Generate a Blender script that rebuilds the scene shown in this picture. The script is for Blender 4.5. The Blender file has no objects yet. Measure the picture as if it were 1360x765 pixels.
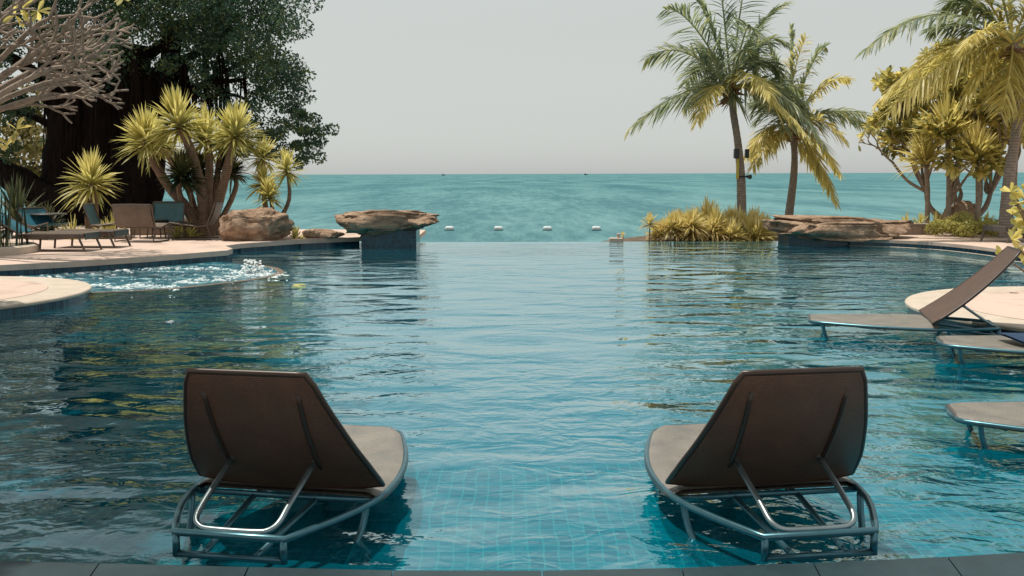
import bpy, math, random
import numpy as np
from mathutils import Vector, Matrix, noise as mnoise

PI = math.pi
R = math.radians
rng = np.random.default_rng(11)
random.seed(5)
scene = bpy.context.scene
COL = scene.collection

# ------------------------------------------------------------------ camera
CAM_H = 1.68
F = 1322.0
cam_d = bpy.data.cameras.new('camera')
cam_d.lens = 35.0
cam_d.sensor_width = 36.0
cam_d.clip_start = 0.05
cam_d.clip_end = 80000
cam = bpy.data.objects.new('camera', cam_d)
COL.objects.link(cam)
CM = Matrix.Rotation(R(90 - 6.54), 3, 'X') @ Matrix.Rotation(R(-0.17), 3, 'Z')
cam.matrix_world = Matrix.Translation((0, 0, CAM_H)) @ CM.to_4x4()
scene.camera = cam


def ray(px, py):
    return CM @ Vector(((px - 680) / F, -(py - 382.5) / F, -1))


def gp(px, py, z=0.0):
    """world point on the level z"""
    r = ray(px, py)
    t = (z - CAM_H) / r.z
    return Vector((r.x * t, r.y * t, z))


def P(px, py, d):
    """world point at distance d along y"""
    r = ray(px, py)
    t = d / r.y
    return Vector((r.x * t, d, CAM_H + r.z * t))


# ------------------------------------------------------------------ world, sun
SUN_EL = 72.0
SUN_H = Vector((-0.90, 0.40, 0)).normalized()
w = bpy.data.worlds.new('World')
scene.world = w
w.use_nodes = True
nt = w.node_tree
bg = nt.nodes['Background']
sky = nt.nodes.new('ShaderNodeTexSky')
sky.sky_type = 'NISHITA'
sky.sun_disc = False
sky.sun_elevation = R(SUN_EL)
sky.sun_rotation = math.atan2(SUN_H.x, SUN_H.y)
sky.air_density = 1.5
sky.dust_density = 1.0
sky.ozone_density = 1.0
hs = nt.nodes.new('ShaderNodeHueSaturation')
hs.inputs['Saturation'].default_value = 0.13
mx = nt.nodes.new('ShaderNodeMix')
mx.data_type = 'RGBA'
mx.blend_type = 'MULTIPLY'
mx.inputs[0].default_value = 1.0
mx.inputs[7].default_value = (3.26, 3.40, 3.31, 1)
# hazy tropical sky: compress the range, mute the blue
gm = nt.nodes.new('ShaderNodeGamma')
gm.inputs['Gamma'].default_value = 0.36
nt.links.new(sky.outputs[0], gm.inputs['Color'])
nt.links.new(gm.outputs[0], hs.inputs['Color'])
nt.links.new(hs.outputs[0], mx.inputs[6])
nt.links.new(mx.outputs[2], bg.inputs['Color'])
bg.inputs['Strength'].default_value = 0.1

sun_d = bpy.data.lights.new('sun', 'SUN')
sun_d.energy = 4.2
sun_d.angle = R(0.55)
sun_d.color = (1.0, 0.92, 0.80)
sun = bpy.data.objects.new('sun', sun_d)
COL.objects.link(sun)
sd = SUN_H * math.cos(R(SUN_EL)) + Vector((0, 0, math.sin(R(SUN_EL))))
sun.rotation_euler = sd.to_track_quat('Z', 'Y').to_euler()
sun.location = sd * 50

vs = scene.view_settings
vs.view_transform = 'Standard'
vs.look = 'None'
vs.exposure = 0.0
vs.gamma = 1.0
scene.cycles.max_bounces = 10
scene.cycles.transparent_max_bounces = 24
scene.cycles.caustics_reflective = False
scene.cycles.caustics_refractive = False
scene.cycles.sample_clamp_indirect = 6


# ------------------------------------------------------------------ materials
def new_mat(name):
    m = bpy.data.materials.new(name)
    m.use_nodes = True
    t = m.node_tree
    t.nodes.clear()
    out = t.nodes.new('ShaderNodeOutputMaterial')
    return m, t, out


def N(t, typ, **kw):
    n = t.nodes.new(typ)
    for k, v in kw.items():
        if k.startswith('i_'):
            n.inputs[k[2:].replace('_', ' ')].default_value = v
        else:
            setattr(n, k, v)
    return n


def c4(c):
    return (c[0], c[1], c[2], 1.0)


def ramp(t, stops):
    r = t.nodes.new('ShaderNodeValToRGB')
    e = r.color_ramp.elements
    while len(e) < len(stops):
        e.new(0.5)
    for i, (p, c) in enumerate(stops):
        e[i].position = p
        e[i].color = c4(c) if len(c) == 3 else c
    return r


def plain(name, c1, c2=None, rough=0.6, metal=0.0, spec=0.5, nscale=3.0, bump=None, stretch=(1, 1, 1), c3=None, n2=None):
    m, t, out = new_mat(name)
    b = N(t, 'ShaderNodeBsdfPrincipled')
    b.inputs['Roughness'].default_value = rough
    b.inputs['Metallic'].default_value = metal
    b.inputs['Specular IOR Level'].default_value = spec
    tc = N(t, 'ShaderNodeTexCoord')
    mp = N(t, 'ShaderNodeMapping')
    mp.inputs['Scale'].default_value = stretch
    t.links.new(tc.outputs['Object'], mp.inputs['Vector'])
    if c2 is not None:
        no = N(t, 'ShaderNodeTexNoise')
        no.inputs['Scale'].default_value = nscale
        no.inputs['Detail'].default_value = 6
        no.inputs['Roughness'].default_value = 0.62
        t.links.new(mp.outputs[0], no.inputs['Vector'])
        stops = [(0.32, c1), (0.68, c2)] if c3 is None else [(0.28, c1), (0.5, c2), (0.72, c3)]
        r = ramp(t, stops)
        t.links.new(no.outputs['Fac'], r.inputs['Fac'])
        t.links.new(r.outputs['Color'], b.inputs['Base Color'])
    else:
        b.inputs['Base Color'].default_value = c4(c1)
    if bump:
        bs, st, di = bump
        n2_ = N(t, 'ShaderNodeTexNoise')
        n2_.inputs['Scale'].default_value = bs
        n2_.inputs['Detail'].default_value = 8
        n2_.inputs['Roughness'].default_value = 0.65
        t.links.new(mp.outputs[0], n2_.inputs['Vector'])
        bp = N(t, 'ShaderNodeBump')
        bp.inputs['Strength'].default_value = st
        bp.inputs['Distance'].default_value = di
        t.links.new(n2_.outputs['Fac'], bp.inputs['Height'])
        t.links.new(bp.outputs[0], b.inputs['Normal'])
    t.links.new(b.outputs[0], out.inputs[0])
    return m


def leafm(name, cols, trans=0.35, rough=0.5, spec=0.35):
    """leaf colour drawn per leaf from the face attribute rnd"""
    m, t, out = new_mat(name)
    at = N(t, 'ShaderNodeAttribute', attribute_name='rnd')
    r = ramp(t, [(i / (len(cols) - 1), c) for i, c in enumerate(cols)])
    t.links.new(at.outputs['Fac'], r.inputs['Fac'])
    b = N(t, 'ShaderNodeBsdfPrincipled')
    b.inputs['Roughness'].default_value = rough
    b.inputs['Specular IOR Level'].default_value = spec
    tr = N(t, 'ShaderNodeBsdfTranslucent')
    t.links.new(r.outputs['Color'], b.inputs['Base Color'])
    gn = N(t, 'ShaderNodeMix', data_type='RGBA', blend_type='MULTIPLY')
    gn.inputs[0].default_value = 1.0
    gn.inputs[7].default_value = (1.5, 1.48, 1.3, 1)
    t.links.new(r.outputs['Color'], gn.inputs[6])
    t.links.new(gn.outputs[2], tr.inputs['Color'])
    ms = N(t, 'ShaderNodeMixShader')
    ms.inputs[0].default_value = trans
    t.links.new(b.outputs[0], ms.inputs[1])
    t.links.new(tr.outputs[0], ms.inputs[2])
    t.links.new(ms.outputs[0], out.inputs[0])
    return m


def tilem(name, c1, c2, grout, size=0.07, mortar=0.005, wob=0.0, rough=0.25, bias=0.0, h=None):
    m, t, out = new_mat(name)
    uv = N(t, 'ShaderNodeTexCoord')
    vec = uv.outputs['UV']
    if wob:
        no = N(t, 'ShaderNodeTexNoise')
        no.inputs['Scale'].default_value = 2.6
        no.inputs['Detail'].default_value = 1.5
        t.links.new(vec, no.inputs['Vector'])
        sb = N(t, 'ShaderNodeVectorMath', operation='SUBTRACT')
        sb.inputs[1].default_value = (0.5, 0.5, 0.5)
        sc = N(t, 'ShaderNodeVectorMath', operation='SCALE')
        sc.inputs['Scale'].default_value = wob
        ad = N(t, 'ShaderNodeVectorMath', operation='ADD')
        t.links.new(no.outputs['Color'], sb.inputs[0])
        t.links.new(sb.outputs[0], sc.inputs[0])
        t.links.new(vec, ad.inputs[0])
        t.links.new(sc.outputs[0], ad.inputs[1])
        vec = ad.outputs[0]
    br = N(t, 'ShaderNodeTexBrick')
    br.offset = 0.0
    br.inputs['Color1'].default_value = c4(c1)
    br.inputs['Color2'].default_value = c4(c2)
    br.inputs['Mortar'].default_value = c4(grout)
    br.inputs['Scale'].default_value = 1.0
    br.inputs['Brick Width'].default_value = size
    br.inputs['Row Height'].default_value = h or size
    br.inputs['Mortar Size'].default_value = mortar
    br.inputs['Mortar Smooth'].default_value = 0.2
    br.inputs['Bias'].default_value = bias
    t.links.new(vec, br.inputs['Vector'])
    b = N(t, 'ShaderNodeBsdfPrincipled')
    b.inputs['Roughness'].default_value = rough
    t.links.new(br.outputs['Color'], b.inputs['Base Color'])
    t.links.new(b.outputs[0], out.inputs[0])
    return m


def weavem(name, c1, c2, cell=0.014):
    m, t, out = new_mat(name)
    uv = N(t, 'ShaderNodeTexCoord')
    mp = N(t, 'ShaderNodeMapping')
    s = 1.0 / cell
    mp.inputs['Scale'].default_value = (s, s, s)
    t.links.new(uv.outputs['UV'], mp.inputs['Vector'])
    br = N(t, 'ShaderNodeTexBrick')
    br.offset = 0.5
    br.inputs['Color1'].default_value = c4(c1)
    br.inputs['Color2'].default_value = c4(c2)
    br.inputs['Mortar'].default_value = c4([x * 0.28 for x in c1])
    br.inputs['Scale'].default_value = 1.0
    br.inputs['Brick Width'].default_value = 1.0
    br.inputs['Row Height'].default_value = 0.6
    br.inputs['Mortar Size'].default_value = 0.15
    br.inputs['Mortar Smooth'].default_value = 1.0
    t.links.new(mp.outputs[0], br.inputs['Vector'])
    no = N(t, 'ShaderNodeTexNoise')
    no.inputs['Scale'].default_value = 5
    no.inputs['Detail'].default_value = 5
    t.links.new(uv.outputs['UV'], no.inputs['Vector'])
    r = ramp(t, [(0.3, (0.72, 0.72, 0.72)), (0.7, (1.1, 1.06, 1.0))])
    t.links.new(no.outputs['Fac'], r.inputs['Fac'])
    mu = N(t, 'ShaderNodeMix', data_type='RGBA', blend_type='MULTIPLY')
    mu.inputs[0].default_value = 1
    t.links.new(br.outputs['Color'], mu.inputs[6])
    t.links.new(r.outputs['Color'], mu.inputs[7])
    b = N(t, 'ShaderNodeBsdfPrincipled')
    b.inputs['Roughness'].default_value = 0.42
    b.inputs['Specular IOR Level'].default_value = 0.6
    bp = N(t, 'ShaderNodeBump')
    bp.inputs['Strength'].default_value = 0.5
    bp.inputs['Distance'].default_value = 0.002
    bp.invert = True
    t.links.new(br.outputs['Fac'], bp.inputs['Height'])
    t.links.new(bp.outputs[0], b.inputs['Normal'])
    t.links.new(mu.outputs[2], b.inputs['Base Color'])
    t.links.new(b.outputs[0], out.inputs[0])
    return m


def waterm(name):
    """pool water: clear sheet, Fresnel mirror over a tinted see-through"""
    m, t, out = new_mat(name)
    tc = N(t, 'ShaderNodeTexCoord')

    def nz(scale, detail, rough=0.5, st=(1, 1, 1), dist=0.0):
        mp = N(t, 'ShaderNodeMapping')
        mp.inputs['Scale'].default_value = st
        t.links.new(tc.outputs['Object'], mp.inputs['Vector'])
        n = N(t, 'ShaderNodeTexNoise')
        n.inputs['Scale'].default_value = scale
        n.inputs['Detail'].default_value = detail
        n.inputs['Roughness'].default_value = rough
        n.inputs['Distortion'].default_value = dist
        t.links.new(mp.outputs[0], n.inputs['Vector'])
        return n.outputs['Fac']

    swell = nz(1.6, 1.5, 0.45, (0.60, 1.05, 1.0), 0.5)
    ripple = nz(4.2, 2.5, 0.55, (0.8, 1.0, 1.0), 0.8)
    chop = nz(13.0, 2.0, 0.5)
    area = nz(0.22, 1.0)
    ar = N(t, 'ShaderNodeMapRange')
    ar.inputs['From Min'].default_value = 0.38
    ar.inputs['From Max'].default_value = 0.66
    ar.inputs['To Min'].default_value = 0.12
    ar.inputs['To Max'].default_value = 1.0
    t.links.new(area, ar.inputs['Value'])

    def mul(a, k):
        n = N(t, 'ShaderNodeMath', operation='MULTIPLY')
        t.links.new(a, n.inputs[0])
        if isinstance(k, (int, float)):
            n.inputs[1].default_value = k
        else:
            t.links.new(k, n.inputs[1])
        return n.outputs[0]

    def add(a, b_):
        n = N(t, 'ShaderNodeMath', operation='ADD')
        t.links.new(a, n.inputs[0])
        t.links.new(b_, n.inputs[1])
        return n.outputs[0]

    # sheltered, calmer water on the tree side of the pool
    sx_ = N(t, 'ShaderNodeSeparateXYZ')
    t.links.new(tc.outputs['Object'], sx_.inputs[0])
    sh = N(t, 'ShaderNodeMapRange')
    sh.interpolation_type = 'SMOOTHSTEP'
    sh.inputs['From Min'].default_value = -4.0
    sh.inputs['From Max'].default_value = 2.5
    sh.inputs['To Min'].default_value = 0.46
    sh.inputs['To Max'].default_value = 0.95
    t.links.new(sx_.outputs['X'], sh.inputs['Value'])
    hgt = mul(add(mul(swell, W_SWELL), mul(add(mul(ripple, W_RIP), mul(chop, W_CHOP)), ar.outputs[0])), sh.outputs[0])
    bp = N(t, 'ShaderNodeBump')
    bp.inputs['Strength'].default_value = 1.0
    bp.inputs['Distance'].default_value = 1.0
    t.links.new(hgt, bp.inputs['Height'])
    fr = N(t, 'ShaderNodeFresnel')
    fr.inputs['IOR'].default_value = 1.4
    t.links.new(bp.outputs[0], fr.inputs['Normal'])
    gl = N(t, 'ShaderNodeBsdfGlossy')
    gl.inputs['Roughness'].default_value = 0.015
    gl.inputs['Color'].default_value = (0.80, 0.97, 1.0, 1)
    t.links.new(bp.outputs[0], gl.inputs['Normal'])
    tr = N(t, 'ShaderNodeBsdfTransparent')
    tr.inputs['Color'].default_value = (0.22, 0.94, 0.98, 1)
    ms = N(t, 'ShaderNodeMixShader')
    pw = ramp(t, [(0.0, (0, 0, 0)), (0.03, (0.03,) * 3), (0.165, (0.27,) * 3), (0.39, (0.66,) * 3), (0.62, (0.82,) * 3), (1.0, (1, 1, 1))])
    t.links.new(fr.outputs[0], pw.inputs['Fac'])
    t.links.new(pw.outputs['Color'], ms.inputs[0])
    # light scattered back by the water itself
    sca = N(t, 'ShaderNodeBsdfDiffuse')
    sca.inputs['Color'].default_value = (0.0, 0.25, 0.37, 1)
    body = N(t, 'ShaderNodeMixShader')
    body.inputs[0].default_value = 0.24
    t.links.new(tr.outputs[0], body.inputs[1])
    t.links.new(sca.outputs[0], body.inputs[2])
    t.links.new(body.outputs[0], ms.inputs[1])
    t.links.new(gl.outputs[0], ms.inputs[2])
    t.links.new(ms.outputs[0], out.inputs[0])
    return m


def seam(name):
    m, t, out = new_mat(name)
    tc = N(t, 'ShaderNodeTexCoord')
    mp = N(t, 'ShaderNodeMapping')
    mp.inputs['Scale'].default_value = (1.0, 0.16, 1.0)
    t.links.new(tc.outputs['Object'], mp.inputs['Vector'])
    n1 = N(t, 'ShaderNodeTexNoise')
    n1.inputs['Scale'].default_value = 0.55
    n1.inputs['Detail'].default_value = 6
    n1.inputs['Roughness'].default_value = 0.6
    t.links.new(mp.outputs[0], n1.inputs['Vector'])
    n2 = N(t, 'ShaderNodeTexNoise')
    n2.inputs['Scale'].default_value = 0.05
    n2.inputs['Detail'].default_value = 4
    t.links.new(mp.outputs[0], n2.inputs['Vector'])
    ad = N(t, 'ShaderNodeMath', operation='ADD')
    hf = N(t, 'ShaderNodeMath', operation='MULTIPLY')
    hf.inputs[1].default_value = 0.5
    n3 = N(t, 'ShaderNodeTexNoise')
    n3.inputs['Scale'].default_value = 0.55
    n3.inputs['Detail'].default_value = 7
    n3.inputs['Roughness'].default_value = 0.7
    t.links.new(mp.outputs[0], n3.inputs['Vector'])
    t.links.new(n2.outputs['Fac'], ad.inputs[0])
    t.links.new(n3.outputs['Fac'], ad.inputs[1])
    t.links.new(ad.outputs[0], hf.inputs[0])
    r = ramp(t, [(0.42, (0.034, 0.138, 0.163)), (0.5, (0.070, 0.196, 0.217)), (0.58, (0.108, 0.250, 0.266))])
    t.links.new(hf.outputs[0], r.inputs['Fac'])
    sp_ = N(t, 'ShaderNodeSeparateXYZ')
    t.links.new(tc.outputs['Object'], sp_.inputs[0])
    mr = N(t, 'ShaderNodeMapRange')
    mr.interpolation_type = 'SMOOTHSTEP'
    mr.inputs['From Min'].default_value = 80
    mr.inputs['From Max'].default_value = 420
    mr.inputs['To Min'].default_value = 0.75
    mr.inputs['To Max'].default_value = 0.0
    t.links.new(sp_.outputs['Y'], mr.inputs['Value'])
    shal = N(t, 'ShaderNodeMix', data_type='RGBA', blend_type='ADD')
    t.links.new(mr.outputs[0], shal.inputs[0])
    t.links.new(r.outputs['Color'], shal.inputs[6])
    shal.inputs[7].default_value = (0.035, 0.042, 0.042, 1)
    df = N(t, 'ShaderNodeBsdfDiffuse')
    gl = N(t, 'ShaderNodeBsdfGlossy')
    gl.inputs['Roughness'].default_value = 0.25
    bp = N(t, 'ShaderNodeBump')
    bp.inputs['Strength'].default_value = 1.0
    bp.inputs['Distance'].default_value = 0.8
    t.links.new(n1.outputs['Fac'], bp.inputs['Height'])
    t.links.new(bp.outputs[0], df.inputs['Normal'])
    t.links.new(bp.outputs[0], gl.inputs['Normal'])
    t.links.new(shal.outputs[2], df.inputs['Color'])
    ms = N(t, 'ShaderNodeMixShader')
    ms.inputs[0].default_value = 0.10
    t.links.new(df.outputs[0], ms.inputs[1])
    t.links.new(gl.outputs[0], ms.inputs[2])
    t.links.new(ms.outputs[0], out.inputs[0])
    return m


def trunkm(name, c1, c2, rings=14.0):
    m, t, out = new_mat(name)
    tc = N(t, 'ShaderNodeTexCoord')
    wv = N(t, 'ShaderNodeTexWave', bands_direction='Z')
    wv.inputs['Scale'].default_value = rings / 6.28
    wv.inputs['Distortion'].default_value = 1.6
    wv.inputs['Detail'].default_value = 3
    wv.inputs['Detail Scale'].default_value = 2
    t.links.new(tc.outputs['Object'], wv.inputs['Vector'])
    no = N(t, 'ShaderNodeTexNoise')
    no.inputs['Scale'].default_value = 9
    no.inputs['Detail'].default_value = 6
    t.links.new(tc.outputs['Object'], no.inputs['Vector'])
    mm = N(t, 'ShaderNodeMath', operation='MULTIPLY_ADD')
    mm.inputs[1].default_value = 0.38
    t.links.new(wv.outputs['Fac'], mm.inputs[0])
    t.links.new(no.outputs['Fac'], mm.inputs[2])
    r = ramp(t, [(0.25, c1), (0.75, c2)])
    hf = N(t, 'ShaderNodeMath', operation='MULTIPLY')
    hf.inputs[1].default_value = 0.72
    t.links.new(mm.outputs[0], hf.inputs[0])
    t.links.new(hf.outputs[0], r.inputs['Fac'])
    b = N(t, 'ShaderNodeBsdfPrincipled')
    b.inputs['Roughness'].default_value = 0.85
    b.inputs['Specular IOR Level'].default_value = 0.2
    bp = N(t, 'ShaderNodeBump')
    bp.inputs['Strength'].default_value = 0.7
    bp.inputs['Distance'].default_value = 0.02
    t.links.new(mm.outputs[0], bp.inputs['Height'])
    t.links.new(bp.outputs[0], b.inputs['Normal'])
    t.links.new(r.outputs['Color'], b.inputs['Base Color'])
    t.links.new(b.outputs[0], out.inputs[0])
    return m


W_SWELL, W_RIP, W_CHOP = 0.10, 0.055, 0.010
M = {}
M['water'] = waterm('pool_water_surface')
M['sea'] = seam('sea_surface')
M['deep'] = tilem('deep_pool_tile', (0.002, 0.145, 0.215), (0.004, 0.205, 0.285), (0.014, 0.23, 0.29), 0.072, 0.0055, 0.055)
M['ledge'] = tilem('shallow_pool_tile', (0.003, 0.10, 0.155), (0.009, 0.225, 0.285), (0.07, 0.30, 0.33), 0.072, 0.0055, 0.055)
M['spa'] = tilem('spa_tile', (0.02, 0.36, 0.45), (0.03, 0.46, 0.55), (0.05, 0.46, 0.52), 0.10, 0.006, 0.06)
M['band'] = tilem('waterline_mosaic', (0.004, 0.022, 0.05), (0.014, 0.09, 0.14), (0.05, 0.10, 0.12), 0.05, 0.004, 0.0, 0.2, 0.0, 0.10)
M['deck'] = plain('pink_sandstone', (0.40, 0.295, 0.24), (0.60, 0.46, 0.385), 0.8, nscale=1.2, bump=(40, 0.25, 0.004), c3=(0.53, 0.40, 0.32))
M['rim'] = plain('pale_rim_stone', (0.46, 0.39, 0.31), (0.58, 0.50, 0.42), 0.75, nscale=4, bump=(60, 0.2, 0.003))
M['spa_rim'] = plain('wet_brown_stone', (0.13, 0.10, 0.08), (0.22, 0.175, 0.14), 0.4, nscale=6)
M['coping'] = plain('shade_toned_slate', (0.009, 0.028, 0.036), (0.019, 0.046, 0.056), 0.5, nscale=7, bump=(50, 0.3, 0.003))  # shade lying over the near coping is put into this dark colour
M['rock'] = plain('tan_rock', (0.17, 0.11, 0.075), (0.40, 0.275, 0.19), 0.9, spec=0.2, nscale=4.5, bump=(5, 1.0, 0.16), c3=(0.54, 0.39, 0.28))
M['rock2'] = plain('layered_rock', (0.17, 0.11, 0.075), (0.40, 0.275, 0.19), 0.9, spec=0.2, nscale=2.5, bump=(4, 1.0, 0.14), stretch=(1, 1, 2.6), c3=(0.54, 0.39, 0.28))
M['soil'] = plain('garden_soil', (0.07, 0.05, 0.035), (0.16, 0.12, 0.08), 0.95, nscale=3, bump=(10, 0.6, 0.05))
M['sand'] = plain('beach_sand', (0.38, 0.31, 0.22), (0.5, 0.42, 0.32), 0.95, nscale=1, bump=(10, 0.4, 0.04))
M['metal'] = plain('blue_grey_tube', (0.055, 0.145, 0.185), (0.08, 0.19, 0.23), 0.3, metal=0.7, nscale=9, bump=(60, 0.08, 0.002))
M['bright_metal'] = plain('steel_tube', (0.24, 0.30, 0.32), (0.31, 0.37, 0.39), 0.36, metal=0.85, nscale=9)
M['weave'] = weavem('taupe_weave', (0.25, 0.235, 0.21), (0.33, 0.31, 0.28))
M['weave_back'] = weavem('brown_weave', (0.115, 0.060, 0.038), (0.15, 0.082, 0.053))
M['brown_sling'] = weavem('brown_sling', (0.16, 0.115, 0.085), (0.22, 0.16, 0.12))
M['teal_sling'] = weavem('teal_sling', (0.04, 0.17, 0.20), (0.06, 0.22, 0.25))
M['blue_sling'] = weavem('blue_sling', (0.03, 0.20, 0.30), (0.05, 0.26, 0.36))
M['grey_sling'] = weavem('grey_sling', (0.33, 0.31, 0.28), (0.42, 0.40, 0.36))
M['brown_frame'] = plain('brown_frame', (0.085, 0.06, 0.045), (0.12, 0.085, 0.065), 0.45, nscale=8)
M['navy'] = plain('navy_towel', (0.010, 0.032, 0.075), (0.018, 0.05, 0.11), 0.95, nscale=30, bump=(120, 0.6, 0.004))
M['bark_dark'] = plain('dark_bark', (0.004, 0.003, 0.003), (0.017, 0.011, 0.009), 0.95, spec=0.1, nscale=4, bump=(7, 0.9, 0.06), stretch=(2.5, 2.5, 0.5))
M['bark_pale'] = plain('pale_smooth_bark', (0.20, 0.155, 0.12), (0.37, 0.30, 0.245), 0.8, spec=0.2, nscale=8, bump=(25, 0.5, 0.01))
M['bark_yucca'] = trunkm('yucca_bark', (0.15, 0.10, 0.07), (0.30, 0.205, 0.15), 40)
M['bark_palm'] = trunkm('palm_bark', (0.19, 0.155, 0.13), (0.36, 0.30, 0.26), 30)
M['boot'] = plain('palm_fibre', (0.16, 0.085, 0.05), (0.34, 0.21, 0.13), 0.9, nscale=10)
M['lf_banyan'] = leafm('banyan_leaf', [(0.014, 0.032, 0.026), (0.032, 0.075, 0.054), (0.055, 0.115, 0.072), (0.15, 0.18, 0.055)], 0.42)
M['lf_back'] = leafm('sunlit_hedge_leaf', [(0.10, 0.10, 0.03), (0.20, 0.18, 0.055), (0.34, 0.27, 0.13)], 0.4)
M['lf_yucca'] = leafm('yucca_leaf', [(0.17, 0.18, 0.055), (0.44, 0.41, 0.14), (0.66, 0.60, 0.25)], 0.4)
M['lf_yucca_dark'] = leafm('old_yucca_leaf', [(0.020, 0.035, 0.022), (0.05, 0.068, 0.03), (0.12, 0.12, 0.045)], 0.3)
M['lf_reed'] = leafm('reed_leaf', [(0.010, 0.022, 0.016), (0.025, 0.045, 0.026), (0.09, 0.10, 0.05)], 0.25)
M['lf_tuft'] = leafm('tuft_leaf', [(0.40, 0.27, 0.18), (0.52, 0.43, 0.17), (0.62, 0.54, 0.21), (0.70, 0.61, 0.33)], 0.4)
M['lf_palm'] = leafm('palm_leaflet', [(0.10, 0.15, 0.12), (0.25, 0.30, 0.19), (0.50, 0.48, 0.22)], 0.45, 0.4, 0.5)
M['lf_palm_y'] = leafm('yellow_palm_leaflet', [(0.28, 0.25, 0.09), (0.54, 0.48, 0.18), (0.72, 0.64, 0.30)], 0.5, 0.4, 0.5)
M['lf_plum'] = leafm('plumeria_leaf', [(0.09, 0.12, 0.06), (0.38, 0.35, 0.12), (0.58, 0.51, 0.18), (0.70, 0.62, 0.26)], 0.52)
M['lf_yellow'] = leafm('bright_yellow_leaf', [(0.44, 0.39, 0.12), (0.62, 0.54, 0.18), (0.74, 0.65, 0.28)], 0.4)
M['lf_shrub'] = leafm('low_shrub_leaf', [(0.15, 0.165, 0.05), (0.34, 0.32, 0.10), (0.52, 0.47, 0.16)], 0.35)
M['foam'] = plain('white_foam', (0.74, 0.80, 0.81), None, 0.7)
M['white'] = plain('white_plastic', (0.55, 0.60, 0.60), (0.68, 0.72, 0.71), 0.5, nscale=4)
M['dark'] = plain('black_plastic', (0.014, 0.018, 0.022), None, 0.45)
M['wall_stone'] = tilem('stone_block', (0.20, 0.15, 0.12), (0.34, 0.26, 0.21), (0.14, 0.11, 0.09), 0.62, 0.012, 0.25, 0.9, 0.0, 0.36)
M['yellow'] = plain('yellow_paint', (0.55, 0.42, 0.06), None, 0.5)


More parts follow.
